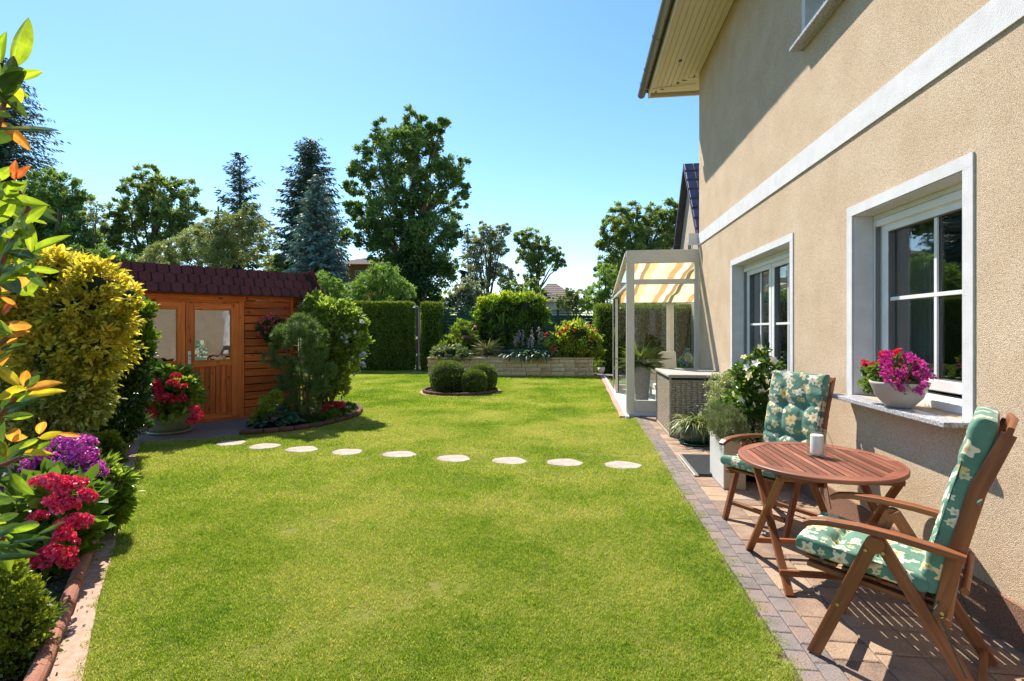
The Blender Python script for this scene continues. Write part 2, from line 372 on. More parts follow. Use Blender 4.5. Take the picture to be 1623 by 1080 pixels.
structure(sheet('curved_flower_bed', cb, .018, M['soil']))
lawn_poly = LBND+[(-5.3, 6.42), (-4.92, 6.80)]+cb[1:9]+[(-5.7, 10.2), (-8.6, 12.5), (-8.8, 18.0), (-5.5, 18.3), (-5.1, 16.9), (-5.03, 16.44), (.48, 16.92), (.95, 17.1), (.9, 13.4), (.80, 9.05), (.98, 8.95), (.955, 6), (.955, 3), (.955, 1.0), (-1.3, 1.0)]
structure(sheet('lawn', lawn_poly, .006, M['turf']))
structure(sheet('back_path', [(-6.6, 17.75), (-5.08, 17.95), (-5.06, 18.5), (-6.7, 18.4)], .014, M['shedpad']))
structure(sheet('back_paving', [(.5, 16.95), (1.6, 17.0), (1.6, 17.9), (.5, 17.9)], .014, M['kerb']))

# patio with its pavers
patio = sheet('patio', [(.95, -1.2), (2.3, -1.2), (2.3, 9.15), (.95, 9.15)], .008, M['sandjoint']); structure(patio)
def bevbox(name, sx, sy, sz, mat, b=.006):
    p = MB(); x, y = sx/2, sy/2
    lo = [(-x, -y), (x, -y), (x, y), (-x, y)]; hi = [(-x+b, -y+b), (x-b, -y+b), (x-b, y-b), (-x+b, y-b)]
    p.v = [Vector((a, c, -sz)) for a, c in lo]+[Vector((a, c, -b*.7)) for a, c in lo]+[Vector((a, c, 0)) for a, c in hi]
    for i in range(4):
        j = (i+1) % 4
        p.face([i, j, 4+j, 4+i], [(0, 0), (.1, 0), (.1, .02), (0, .02)]); p.face([4+i, 4+j, 8+j, 8+i], [(0, 0)]*4)
    p.face([8, 9, 10, 11], hi)
    return p.mesh(name, mat)
kb = bevbox('kerb_block', .098, .1395, .03, M['kerb'])
for row, x in enumerate((1.012, 1.113)):
    y = 1.05+row*.06
    while y < 9.1 and y > 0:
        link('kerb_block', kb, patio, (x, y, .036+random.uniform(-.0015, .0015)), (random.uniform(-.008, .008), random.uniform(-.008, .008), random.uniform(-.008, .008)))
        y += .142
pv = {L: bevbox('paver', .2065, L-.0045, .03, M['paver']) for L in (.14, .21, .28)}
for row in range(5):
    x = 1.27+row*.21; y = 1.1+random.uniform(-.1, .1)
    while y < 9.1:
        L = random.choice((.14, .21, .21, .28))
        if x < 2.3:
            link('paver', pv[L], patio, (x, y+L/2, .034+random.uniform(-.0015, .0015)), (random.uniform(-.006, .006), random.uniform(-.006, .006), random.uniform(-.004, .004)))
        y += L
GZ = .035          # top of the pavers

# ================================================================== the house
house = thing('house', 'beige rendered two-storey house with white trim bands and cream eaves', 'house', (2.08, 3, 0))
WX = 2.08
openings = [(3.045, 4.166, 1.055, 2.42), (5.313, 7.205, .10, 2.425), (3.75, 4.965, 4.19, 5.5)]
def wall_with_holes(y0, y1, z0, z1, holes, x0, x1):
    ys = sorted({y0, y1, *[h[0] for h in holes], *[h[1] for h in holes]}); zs = sorted({z0, z1, *[h[2] for h in holes], *[h[3] for h in holes]})
    b = MB()
    def solid(i, k):
        if i < 0 or k < 0 or i >= len(ys)-1 or k >= len(zs)-1: return False
        cy, cz = (ys[i]+ys[i+1])/2, (zs[k]+zs[k+1])/2
        return not any(h[0] < cy < h[1] and h[2] < cz < h[3] for h in holes)
    def q(P):
        i = len(b.v); b.v += [Vector(p) for p in P]; b.face([i, i+1, i+2, i+3], [(p[1], p[2]) for p in P])
    for i in range(len(ys)-1):
        for k in range(len(zs)-1):
            if not solid(i, k): continue
            a, c, d, e = ys[i], ys[i+1], zs[k], zs[k+1]
            q([(x0, c, d), (x0, a, d), (x0, a, e), (x0, c, e)]); q([(x1, a, d), (x1, c, d), (x1, c, e), (x1, a, e)])
            if not solid(i-1, k): q([(x0, a, d), (x1, a, d), (x1, a, e), (x0, a, e)])
            if not solid(i+1, k): q([(x1, c, d), (x0, c, d), (x0, c, e), (x1, c, e)])
            if not solid(i, k-1): q([(x1, a, d), (x0, a, d), (x0, c, d), (x1, c, d)])
            if not solid(i, k+1): q([(x0, a, e), (x1, a, e), (x1, c, e), (x0, c, e)])
    return b
wall_with_holes(-5, 9.13, 0, 5.98, openings, WX, WX+.32).ob('wall', M['render'], house)
gb = MB(); gb.box((6.2, 8.98, 2.99), (7.6, .3, 5.98)); gb.box((6.2, -4.85, 2.99), (7.6, .3, 5.98)); gb.box((9.85, 2.06, 2.99), (.3, 13.5, 5.98))
gb.ob('gable_wall', M['render'], house)
MB().box((6.0, 2.06, 2.98), (7.2, 13.4, .12)).ob('floor_slab', M['trim'], house)
rb = MB()
y0, y1 = -5.5, 9.9
rb.v = [Vector(p) for p in [(1.27, y0, 6.07), (1.27, y1, 6.07), (6, y1-3.5, 8.8), (6, y0+3.5, 8.8), (10.8, y0, 6.07), (10.8, y1, 6.07)]]
for f in ([0, 3, 2, 1], [3, 4, 5, 2], [1, 2, 5], [0, 4, 3], [0, 1, 5, 4]): rb.face(f, [(rb.v[i].x, rb.v[i].y) for i in f])
rb.ob('roof', M['roof_dark'], house)
# soffit boards: long ones along the eave, short ones on the far hip side, mitre between
nb = 9; bw = (WX-1.335)/nb
for k in range(nb):
    x = 1.335+bw*(k+.5); ye = 9.75-(x-1.335)*.86
    MB().box((x, (ye-5)/2, 5.995), (bw-.006, ye+5, .016)).ob('soffit_board', M['soffit'], house)
for k in range(6):
    yy = 9.73-.1*(k+.5); xa = 1.335+(9.75-yy)/.86+.03
    MB().box(((xa+6)/2, yy, 5.996), (6-xa, .095, .016)).ob('soffit_board', M['soffit'], house)
MB().box((4.5, 2.1, 6.03), (6.3, 15.2, .03)).ob('soffit_lining', M['dark_gap'], house)
MB().box((1.318, 2.3, 6.0), (.03, 15, .15)).box((4, 9.79, 6.0), (5.4, .03, .15)).ob('fascia', M['soffit'], house, bevel=.003)
MB().box((1.34, 2.3, 5.982), (.014, 14.9, .02)).ob('fascia_groove', M['plinth'], house)
g = MB(); prof = [(math.cos(a)*.075, math.sin(a)*.075) for a in [math.pi+math.pi*i/8 for i in range(9)]]
prof2 = prof+[(x*.93, z*.93) for x, z in prof[::-1]]
Mg = Matrix.Translation((1.205, 0, 6.09)) @ Matrix(((1, 0, 0, 0), (0, 0, 1, 0), (0, 1, 0, 0), (0, 0, 0, 1)))
g.prism(prof2, -5, 10.0, Mg); g.prism(prof, 9.99, 10.003, Mg); g.ob('gutter', M['gutter'], house, smooth=False)
for yy in (9.0, 8.0, 7.0, 6.0, 5.0):
    MB().tube([(1.205+math.cos(a)*.08, yy, 6.09+math.sin(a)*.08) for a in [math.pi*.97+math.pi*1.06*i/10 for i in range(11)]], .005, 5).ob('gutter_joint', M['gutter'], house)
MB().tube([(1.12, 9.52, 6.1), (1.13, 9.52, 6.03), (1.22, 9.52, 5.97), (1.33, 9.5, 5.96), (2.0, 9.42, 5.965), (2.08, 9.4, 5.965)], .006, 6).ob('lightning_wire', M['gutter'], house)
MB().lathe([(0, .0), (.025, 0), (.03, -.012), (.018, -.02), (0, -.018)], (1.66, 8.6, 5.985), 12).ob('soffit_vent', M['grey_gasket'], house)
# white band, plinth
MB().box((WX-.006, 2.065, 3.12), (.014, 14.13, .195)).ob('band', M['trim'], house)
MB().box((WX+.05, 2.065, .122), (.14, 14.13, .245)).ob('plinth', M['plinth'], house)
MB().box((1.98, 9.14, 3.13), (.16, .02, .2)).ob('band_return', M['trim'], house)

# windows -------------------------------------------------------
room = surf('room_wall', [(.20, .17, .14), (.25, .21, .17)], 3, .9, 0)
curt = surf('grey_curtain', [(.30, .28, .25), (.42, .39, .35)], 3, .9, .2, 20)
def frame_rect(b, x, y0, y1, z0, z1, w, d):
    b.box((x, (y0+y1)/2, z1-w/2), (d, y1-y0, w)); b.box((x, (y0+y1)/2, z0+w/2), (d, y1-y0, w))
    b.box((x, y0+w/2, (z0+z1)/2), (d*.985, w, z1-z0-2*w+.001)); b.box((x, y1-w/2, (z0+z1)/2), (d*.985, w, z1-z0-2*w+.001))
def window(name, o, trim, leaves, glz, glazing_bars, label=None):
    y0, y1, z0, z1 = o; t = .074
    w = thing(name, None, None, (WX+.2, (y0+y1)/2, z0)); w.parent = house; w.matrix_parent_inverse = chain(house).inverted()
    if label: w['label'] = label
    # surround of white render standing a little proud, one piece each side
    tb = MB()
    zt = trim
    tb.box((WX-.004, (y0+y1)/2, z1+t/2), (.012, y1-y0+2*t, t)); tb.box((WX-.004, y0-t/2, (z0+z1)/2), (.011, t, z1-z0)); tb.box((WX-.004, y1+t/2, (z0+z1)/2), (.011, t, z1-z0))
    tb.box((WX+.07, y1-.003, (z0+z1)/2), (.135, .008, z1-z0-.004)); tb.box((WX+.07, y0+.003, (z0+z1)/2), (.135, .008, z1-z0-.004)); tb.box((WX+.07, (y0+y1)/2, z1-.004), (.135, y1-y0-.018, .008))
    tb.ob('surround', M['trim'], w)
    f = MB(); frame_rect(f, WX+.165, y0, y1, z0, z1, .05, .05); frame_rect(f, WX+.20, y0+.045, y1-.045, z0+.03, z1-.045, .055, .06)
    f.box((WX+.155, (y0+y1)/2, z1-.075), (.05, y1-y0-.1, .05))
    f.ob('frame', M['pvc'], w, bevel=.004)
    MB().box((WX+.147, y1-.052, (z0+z1)/2), (.03, .01, z1-z0-.12)).box((WX+.147, (y0+y1)/2, z1-.052), (.03, y1-y0-.1, .008)).ob('shutter_guide', M['grey_gasket'], w)
    for a, c in leaves:
        s = MB(); frame_rect(s, WX+.185, a, c, glz[0]-.07, glz[1]+.07, .07, .055); s.ob('sash', M['pvc'], w, bevel=.005)
        gk = MB(); frame_rect(gk, WX+.178, a+.068, c-.068, glz[0]-.002, glz[1]+.002, .006, .03); gk.ob('seal', M['grey_gasket'], w)
        MB().box((WX+.195, (a+c)/2, (glz[0]+glz[1])/2), (.006, c-a-.14, glz[1]-glz[0])).ob('pane', M['glass'], w)
    m = MB()
    for kind, p, q0, q1 in glazing_bars:
        if kind == 'v': m.box((WX+.183, p, (q0+q1)/2), (.014, .026, q1-q0))
        else: m.box((WX+.1815, (q0+q1)/2, p), (.014, q1-q0, .026))
    m.ob('glazing_bar', M['pvc'], w, bevel=.002)
    # the room behind, with curtains
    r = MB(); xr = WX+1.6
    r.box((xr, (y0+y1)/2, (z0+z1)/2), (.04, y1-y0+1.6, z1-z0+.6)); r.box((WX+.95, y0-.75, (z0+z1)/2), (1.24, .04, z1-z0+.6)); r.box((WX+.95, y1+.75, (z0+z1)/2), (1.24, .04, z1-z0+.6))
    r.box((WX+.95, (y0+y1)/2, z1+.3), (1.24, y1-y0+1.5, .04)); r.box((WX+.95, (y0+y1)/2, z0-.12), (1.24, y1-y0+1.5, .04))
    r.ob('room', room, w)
    for cy in (y1-.17, y0+.15) if y1-y0 > 1.3 else (y1-.2,):
        cm = MB(); n = 26; wd = .3
        for i in range(n):
            ya, yb = cy-wd/2+wd*i/n, cy-wd/2+wd*(i+1)/n; f1 = WX+.36+.025*math.sin(i*1.3); f2 = WX+.36+.025*math.sin((i+1)*1.3)
            k = len(cm.v); cm.v += [Vector((f1, ya, z0+.05)), Vector((f2, yb, z0+.05)), Vector((f2, yb, z1-.1)), Vector((f1, ya, z1-.1))]
            cm.face([k, k+1, k+2, k+3], [(0, 0)]*4)
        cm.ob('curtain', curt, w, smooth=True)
    return w
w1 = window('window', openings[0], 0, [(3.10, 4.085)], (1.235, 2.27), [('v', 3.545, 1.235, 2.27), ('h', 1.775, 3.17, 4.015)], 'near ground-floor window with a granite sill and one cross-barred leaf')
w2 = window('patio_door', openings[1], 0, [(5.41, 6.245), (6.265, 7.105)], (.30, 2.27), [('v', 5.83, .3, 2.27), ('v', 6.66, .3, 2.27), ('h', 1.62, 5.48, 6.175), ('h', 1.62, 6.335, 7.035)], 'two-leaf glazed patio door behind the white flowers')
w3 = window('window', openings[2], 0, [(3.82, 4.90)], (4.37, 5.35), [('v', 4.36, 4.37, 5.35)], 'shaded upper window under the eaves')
s = MB(); s.box((WX-.005, 3.605, 1.038), (.27, 1.245, .032)); s.ob('sill', M['granite'], w1, bevel=.005)
s = MB(); s.box((WX-.0, 4.36, 4.172), (.24, 1.36, .034)); s.ob('sill', M['granite'], w3, bevel=.005)
MB().box((WX+.06, 6.26, .085), (.25, 1.9, .03)).ob('threshold', M['granite'], w2)
# ================================================================== conservatory at the gable end
cream = surf('cream_alu_frame', [(.58, .53, .45), (.64, .59, .51)], 5, .45, .08, 120, 'obj', .4)
cons = thing('conservatory', 'cream framed glass conservatory with striped awning at the end of the house', 'conservatory', (.84, 9.17, 0))
CX0, CX1, CY0, CY1, CT, CL = .84, 2.08, 9.17, 12.75, 2.955, 2.36
def cbox(n, c, s, mat=cream, bevel=.004): return MB().box(c, s).ob(n, mat, cons, bevel=bevel)
white_tile = surf('white_floor', [(.62, .60, .56), (.72, .70, .66)], 4, .4, .05)
cbox('floor', (3.0, 10.95, .05), (4.3, 3.66, .09), white_tile)
cbox('corner_post', (CX0+.07, CY0, CT/2-.06), (.14, .07, CT-.12))
cbox('post', (CX1-.035, CY0, CT/2-.03), (.07, .07, CT-.06))
cbox('top_beam', ((CX0+CX1)/2, CY0+.004, CT-.11), (CX1-CX0, .09, .22))
cbox('cross_rail', (1.475, CY0+.004, 2.40), (1.075, .06, .085))
cbox('bottom_rail', ((CX0+CX1)/2, CY0+.004, .20), (1.04, .06, .20))
cbox('pane', (1.49, CY0+.01, 1.33), (1.03, .008, 2.06), M['clear'], 0)
cbox('pane', (1.49, CY0+.01, 2.59), (1.03, .008, .30), M['clear'], 0)
# left side: sloping rail, level rail, far posts
MB().bar((CX0+.03, CY0+.04, 2.90), (CX0+.03, CY1, CL), .10, .06).ob('sloping_rail', cream, cons, bevel=.004)
MB().bar((CX0+.03, CY0+.04, CL-.02), (CX0+.03, CY1, CL-.03), .06, .06).ob('eave_rail', cream, cons, bevel=.004)
MB().bar((CX0+.03, CY1-.9, CL-.1), (CX0+.03, CY1-.9, .1), .05, .05).ob('post', cream, cons, bevel=.004)
cbox('post', (CX0+.05, CY1, CL/2+.02), (.09, .08, CL-.1))
cbox('far_rail', (3.0, CY1, CL-.05), (4.3, .08, .14)); cbox('far_rail', (3.0, CY1, .14), (4.3, .08, .1))
cbox('post', (2.22, CY1-.02, CL/2), (.16, .09, CL-.15)); cbox('post', (3.45, CY1, CL/2), (.12, .08, CL-.15)); cbox('post', (4.9, CY1, CL/2), (.12, .08, CL-.15))
green_glass = glassmat('green_edged_glass', (.45, .72, .62), .10)
for k in range(4):
    cbox('sliding_pane', (CX0+.02+.022*k, CY1-.42, 1.22), (.010, .82, 2.2), green_glass, 0)
cbox('pane', (1.55, CY1, 1.22), (1.2, .008, 2.1), M['clear'], 0); cbox('pane', (2.85, CY1, 1.22), (1.05, .008, 2.1), M['clear'], 0)
tri = MB(); tri.v = [Vector(p) for p in [(CX0+.03, CY0+.05, 2.38), (CX0+.03, CY1-.05, 2.36), (CX0+.03, CY0+.05, 2.88)]]; tri.face([0, 1, 2], [(0, 0)]*3)
tri.ob('gable_pane', M['clear'], cons)
for x in (CX0+.05, 2.1, 3.4, 4.7): MB().bar((x, CY0+.06, CT-.04), (x, CY1+.1, CL+.02), .05, .07).ob('rafter', cream, cons)
rf = MB(); rf.v = [Vector(p) for p in [(CX0, CY0+.05, CT-.0), (5, CY0+.05, CT), (5, CY1+.15, CL+.06), (CX0, CY1+.15, CL+.06)]]; rf.face([0, 1, 2, 3], [(0, 0)]*4)
rf.ob('roof_pane', M['clear'], cons)
m, n, l, b = newmat('striped_awning')
g_ = n.new('ShaderNodeNewGeometry'); sx = n.new('ShaderNodeSeparateXYZ'); l.new(g_.outputs['Position'], sx.inputs[0])
mu = n.new('ShaderNodeMath'); mu.operation = 'MULTIPLY'; mu.inputs[1].default_value = 1.25; l.new(sx.outputs[0], mu.inputs[0])
fr = n.new('ShaderNodeMath'); fr.operation = 'FRACT'; l.new(mu.outputs[0], fr.inputs[0])
rr = ramp(n, [(.82, .72, .48), (.66, .37, .15), (.85, .78, .58), (.45, .27, .13), (.80, .60, .30), (.86, .78, .56)], [0, .2, .36, .52, .62, .8]); rr.color_ramp.interpolation = 'CONSTANT'
l.new(fr.outputs[0], rr.inputs[0]); l.new(rr.outputs[0], b.inputs['Base Color']); b.inputs['Roughness'].default_value = .9
tr = n.new('ShaderNodeBsdfTranslucent'); l.new(rr.outputs[0], tr.inputs[0]); mx = n.new('ShaderNodeMixShader'); mx.inputs[0].default_value = .6
l.new(b.outputs[0], mx.inputs[1]); l.new(tr.outputs[0], mx.inputs[2]); l.new(mx.outputs[0], n['Material Output'].inputs[0]); M['awning'] = m
aw = MB(); ny = 16
for i in range(ny):
    for sgn in (0,):
        y0_ = CY0+.25+(CY1-CY0-.35)*i/ny; y1_ = CY0+.25+(CY1-CY0-.35)*(i+1)/ny
        def zz(y): return CT-.12-(y-CY0)/(CY1-CY0)*(CT-CL)-.05*abs(math.sin((y-CY0)*3.2))
        k = len(aw.v); aw.v += [Vector((CX0+.12, y0_, zz(y0_))), Vector((4.9, y0_, zz(y0_))), Vector((4.9, y1_, zz(y1_))), Vector((CX0+.12, y1_, zz(y1_)))]
        aw.face([k, k+1, k+2, k+3], [(0, 0)]*4)
aw.ob('awning', M['awning'], cons, smooth=True)
# brick edging strip beside the conservatory, house gable wall is part of the house
ed = thing('brick_edging', 'flat pink brick edging between the lawn and the conservatory floor', 'edging', (.76, 9.2, 0))
eb = bevbox('brick', .10, .235, .05, surf('pink_brick', [(.42, .22, .17), (.55, .32, .25)], 20, .9, .3, 100, 'obj', .2, per_obj=.5))
for k in range(32): link('brick', eb, ed, (.765+.008*math.sin(k*.7)-.0*k, 9.12+.245*k, .045), (0, 0, random.uniform(-.015, .015)))
cb2 = MB().box((.84, 13.0, .03), (.06, 8.2, .055)).ob('white_kerb', white_tile, ed)

# things inside the conservatory
t = thing('indoor_planter', 'tall tapering grey planter with a palm inside the conservatory', 'planter', (1.25, 10.4, .095))
greyp = surf('grey_textured_planter', [(.13, .125, .12), (.24, .23, .215)], 30, .8, .5, 60)
pp = MB(); pp.prism([(-.5, -.5), (.5, -.5), (.5, .5), (-.5, .5)], 0, 1)
for v in pp.v:
    s_ = .24+.10*v.z; v.x = 1.25+v.x*s_; v.y = 10.4+v.y*s_; v.z = .095+v.z*.72
pp.ob('pot', greyp, t, bevel=.008)
M['palm'] = leafmat('palm_leaf', [(.05, .10, .02), (.11, .17, .03), (.16, .19, .04)], .3)
n_ = 130; a = RNG.random(n_)*6.28; e = RNG.random(n_)*1.1+.1; P = np.tile([1.25, 10.4, .85], (n_, 1))+RNG.normal(size=(n_, 3))*.03
A = np.stack([np.cos(a)*np.cos(e), np.sin(a)*np.cos(e), np.sin(e)], 1)
link('fronds', leafmesh('fronds', P, A, .38+.2*RNG.random(n_), .07, M['palm'], None, 'round', curl=.45), t)
t = thing('garden_lounger', 'cream upholstered lounger inside the conservatory behind the wicker box', 'lounger', (1.75, 10.7, .095))
cush = surf('cream_cloth', [(.60, .55, .46), (.68, .63, .54)], 6, .9, .2)
MB().box((1.85, 11.0, .38), (.62, 1.1, .12)).ob('seat', cush, t, bevel=.03)
MB().box((1.85, 11.62, .72), (.62, .12, .72), Matrix.Rotation(-.3, 3, 'X')).ob('backrest', cush, t, bevel=.04)
for dx in (-.27, .27):
    for dy in (-.45, .45): MB().bar((1.85+dx, 11.0+dy, .095), (1.85+dx, 11.0+dy, .34), .05, .05).ob('leg', cream, t)
t = thing('glass_jar', 'bulbous green glass demijohn by the conservatory window', 'jar', (2.45, 11.9, .55))
gg = glassmat('green_bottle', (.25, .65, .48), .12)
MB().lathe([(0, 0), (.17, 0), (.22, .08), (.23, .22), (.17, .36), (.07, .46), (.055, .56), (.07, .57)], (2.45, 11.9, .56), 24).ob('bottle', gg, t, smooth=True)
t = thing('side_table', 'low wooden side table carrying the green demijohn', 'table', (2.45, 11.9, .095))
MB().box((2.45, 11.9, .535), (.6, .45, .04)).ob('tabletop', cush, t)
for dx in (-.26, .26):
    for dy in (-.18, .18): MB().bar((2.45+dx, 11.9+dy, .095), (2.45+dx, 11.9+dy, .515), .04, .04).ob('leg', cream, t)

# ================================================================== neighbour's house on the far right, garage wall behind the conservatory
nb_wall = surf('neighbour_render', [(.42, .33, .24), (.5, .4, .3)], 5, .95, .4, 90)
t = thing('neighbour_house', 'neighbouring beige house with steep dark tiled gable just beyond the wall corner', 'house', (5.5, 19, 0))
gw = MB(); Mx = Matrix(((0, 0, 1, 0), (1, 0, 0, 0), (0, 1, 0, 0), (0, 0, 0, 1)))
gw.prism([(15.2, 0), (22.4, 0), (22.4, 2.4), (18.9, 7.35), (15.4, 2.4), (15.2, 2.4)], 4.0, 4.3, Mx); gw.box((7, 22.3, 1.2), (6, .2, 2.4)); gw.box((7, 15.3, 1.2), (6, .2, 2.4)); gw.ob('wall', nb_wall, t)
for sgn in (-1, 1):
    r_ = MB(); r_.v = [Vector(p) for p in [(3.75, 18.9, 7.55), (3.75, 18.9+sgn*3.9, 2.0), (10, 18.9+sgn*3.9, 2.0), (10, 18.9, 7.55), (3.75, 18.9, 7.4), (3.75, 18.9+sgn*3.9, 1.85), (10, 18.9+sgn*3.9, 1.85), (10, 18.9, 7.4)]]
    for f in ([0, 1, 2, 3], [4, 5, 6, 7], [0, 1, 5, 4], [1, 2, 6, 5]): r_.face(f, [(0, 0)]*4)
    r_.ob('roof', M['roof_dark'], t)
tm = bevbox('tile', .30, .38, .03, surf('glazed_plum_tile', [(.035, .03, .06), (.08, .06, .11)], 5, .3, .1, 40, 'pos', .6), .02)
for i in range(14):
    for j in range(4):
        f_ = (i+.5)/14; y = 18.9-3.9*f_; z = 7.55-5.55*f_+.05
        link('tile', tm, t, (3.92+.3*j, y, z), (math.atan2(5.55, 3.9), 0, 0))
for y in (17.6, 18.9, 20.1):
    wf = MB().box((3.99, y, 4.35 if y == 18.9 else 3.4), (.03, .7, .95)).ob('window', M['pvc'], t); MB().box((3.972, y, 4.35 if y == 18.9 else 3.4), (.01, .56, .82)).ob('pane', plain('dark_pane', (.06, .07, .07), .1, .6), wf)

# ================================================================== wicker storage box
wm = surf('grey_brown_wicker', [(.22, .16, .11), (.42, .33, .24), (.54, .45, .35)], 40, .7, .2, 150, 'pos', .3)
wmd = surf('dark_wicker_core', [(.05, .038, .03), (.08, .06, .045)], 30, .9, .2)
t = thing('wicker_box', 'large grey-brown wicker storage box standing against the conservatory', 'storage box', (1.66, 7.98, GZ))
MB().box((1.66, 7.98, .45), (.74, 1.2, .80)).ob('carcass', wmd, t)
def weave(x0, y0, x1, y1, z0, z1, nrm, pitch=.026, step=.07):
    L = math.hypot(x1-x0, y1-y0); n = int(L/step); rows = int((z1-z0)/pitch); V = []
    for r_ in range(rows):
        z = z0+pitch*(r_+.5)
        for i in range(n):
            a_, c_ = i/n, (i+1)/n; o1 = .007 if (i+r_) % 2 else 0.0; m_ = (a_+c_)/2
            pa = (x0+(x1-x0)*a_+nrm[0]*.002, y0+(y1-y0)*a_+nrm[1]*.002); pm = (x0+(x1-x0)*m_+nrm[0]*(.002+o1), y0+(y1-y0)*m_+nrm[1]*(.002+o1)); pc = (x0+(x1-x0)*c_+nrm[0]*.002, y0+(y1-y0)*c_+nrm[1]*.002)
            h_ = pitch*.42; zj = random.uniform(-.001, .001)
            V.append([(pa[0], pa[1], z-h_+zj), (pm[0], pm[1], z-h_+zj), (pc[0], pc[1], z-h_), (pc[0], pc[1], z+h_), (pm[0], pm[1], z+h_+zj), (pa[0], pa[1], z+h_)])
    V = np.array(V); me = quads_mesh('weave', V, 6, [(0, 1, 4, 5), (1, 2, 3, 4)], None, wm)
    o = link('weave', me, t); tag(o, kind='stuff'); so = o.modifiers.new('s', 'SOLIDIFY'); so.thickness = .004; return o
weave(1.285, 8.58, 1.285, 7.38, .06, .86, (-1, 0)); weave(1.29, 7.375, 2.04, 7.375, .06, .86, (0, -1))
for x, y in ((1.285, 7.375), (1.285, 8.585), (2.04, 7.375)): MB().bar((x, y, GZ), (x, y, .87), .03, .03).ob('corner_post', wm, t, bevel=.005)
MB().box((1.285, 7.98, GZ+.02), (.03, 1.2, .03)).ob('rail', wm, t); MB().box((1.66, 7.375, GZ+.02), (.75, .03, .03)).ob('rail', wm, t)
lid = MB().box((1.67, 7.98, .895), (.84, 1.28, .05)).ob('lid', surf('pale_wicker_lid', [(.30, .27, .24), (.44, .40, .36)], 60, .8, .6, 150), t, bevel=.018)

# ================================================================== doormat, pots on the patio
t = thing('doormat', 'ribbed dark grey doormat with pale aluminium edge before the patio door', 'doormat', (1.55, 5.85, GZ))
ribm = plain('anthracite_rib', (.045, .045, .05), .7); alu = metalmat('brushed_aluminium', (.72, .70, .66), .35)
MB().box((1.62, 5.85, GZ+.008), (.78, .86, .008)).ob('backing', M['dark_gap'], t)
rm = MB().box((0, 0, 0), (.78, .013, .014)).mesh('rib', ribm)
for k in range(34): link('rib', rm, t, (1.62, 5.44+.0248*k, GZ+.02))
MB().box((1.205, 5.85, GZ+.012), (.05, .88, .024)).ob('edge_strip', alu, t, bevel=.008)

M['spider'] = leafmat('spider_plant_leaf', [(.10, .16, .04), (.20, .25, .07), (.42, .42, .20)], .3)
def glazed(name, c1, c2): return surf(name, [c1, c2], 6, .22, .08, 30, 'pos', .6)
t = thing('potted_spider_plant', 'arching spider plant in a dark green glazed bowl by the wicker box', 'potted plant', (1.55, 7.02, GZ))
gp_ = glazed('dark_green_glaze', (.012, .035, .025), (.03, .07, .045))
MB().lathe([(.0, 0), (.15, 0), (.19, .05), (.215, .13), (.205, .20), (.215, .225), (.195, .225), (.18, .19)], (1.55, 6.98, GZ+.02), 28).ob('pot', gp_, t, smooth=True)
MB().lathe([(.0, 0), (.20, 0), (.225, .03), (.21, .03), (.19, .012), (0, .012)], (1.55, 6.98, GZ), 28).ob('saucer', gp_, t, smooth=True)
MB().lathe([(0, 0), (.19, 0)], (1.55, 6.98, GZ+.205), 20).ob('soil', M['soil'], t)
MB().lathe([(.2, 0), (.212, .012), (.2, .02)], (1.55, 6.98, GZ+.232), 28).ob('rim', M['terracotta'], t, smooth=True)
def arching(name, parent, c, n, L, asp, mat, el=(.3, 1.3), seg=5, droop=1.2, w0=.02, spread=.05):
    """strap leaves that rise and bend over"""
    V = []
    for i in range(n):
        a = random.uniform(0, 6.283); e_ = random.uniform(*el); Li = L*random.uniform(.6, 1.15); p = Vector(c)+Vector((random.gauss(0, spread), random.gauss(0, spread), 0))
        side = Vector((-math.sin(a), math.cos(a), 0)); row = []
        for k in range(seg+1):
            w_ = asp*Li*math.sin(math.pi*min(1, (k/seg)*.82+.18))*.5+.0008
            row += [p-side*w_, p+side*w_]
            ee = e_-droop*(k/seg)*random.uniform(.8, 1.2); p = p+Vector((math.cos(a)*math.cos(ee), math.sin(a)*math.cos(ee), math.sin(ee)))*Li/seg
        V.append(row)
    V = np.array(V); polys = [(2*k, 2*k+1, 2*k+3, 2*k+2) for k in range(seg)]
    return link(name, quads_mesh(name, V, 2*(seg+1), polys, RNG.random(n), mat, [(j % 2, j//2/seg) for j in range(2*seg+2)]), parent)
arching('leaves', t, (1.55, 6.98, .25), 210, .46, .045, M['spider'], droop=2.0)

t = thing('tall_planter', 'tall pale planter with ribbed side holding feathery lavender', 'planter', (1.475, 5.27, GZ))
pale = surf('pale_taupe_planter', [(.42, .31, .20), (.48, .36, .25)], 5, .6, .05)
MB().box((1.472, 5.27, GZ+.225), (.196, .50, .45)).ob('body', pale, t, bevel=.005)
rb_ = MB().bar((0, 0, 0), (0, 0, .44), .012, .008).mesh('rib', plain('white_rib', (.74, .72, .69), .5))
for k in range(25): link('rib', rb_, t, (1.370, 5.03+.02*k, GZ+.006))
MB().box((1.472, 5.27, GZ+.446), (.17, .47, .012)).ob('soil', M['soil'], t)
M['lav'] = leafmat('lavender_leaf', [(.11, .15, .07), (.20, .24, .12), (.28, .32, .18)], .2, tint=1.1)
foliage('lavender', t, [(1.46, 5.2, .62, .17), (1.44, 5.38, .64, .16), (1.47, 5.08, .6, .13)], 9000, 200, .035, .13, M['lav'], out=.6, up=.9, inner=.2)
M['gyp'] = leafmat('fine_pale_leaf', [(.20, .24, .10), (.34, .38, .20), (.55, .56, .42)], .3)
t = thing('potted_shrublet', 'fine pale green airy bush in a brown pot behind the lavender', 'potted plant', (1.5, 5.95, GZ))
MB().lathe([(0, 0), (.13, 0), (.17, .28), (.155, .28), (.145, .25), (0, .24)], (1.74, 5.95, GZ), 20).ob('pot', M['dark_gap'], t, smooth=True)
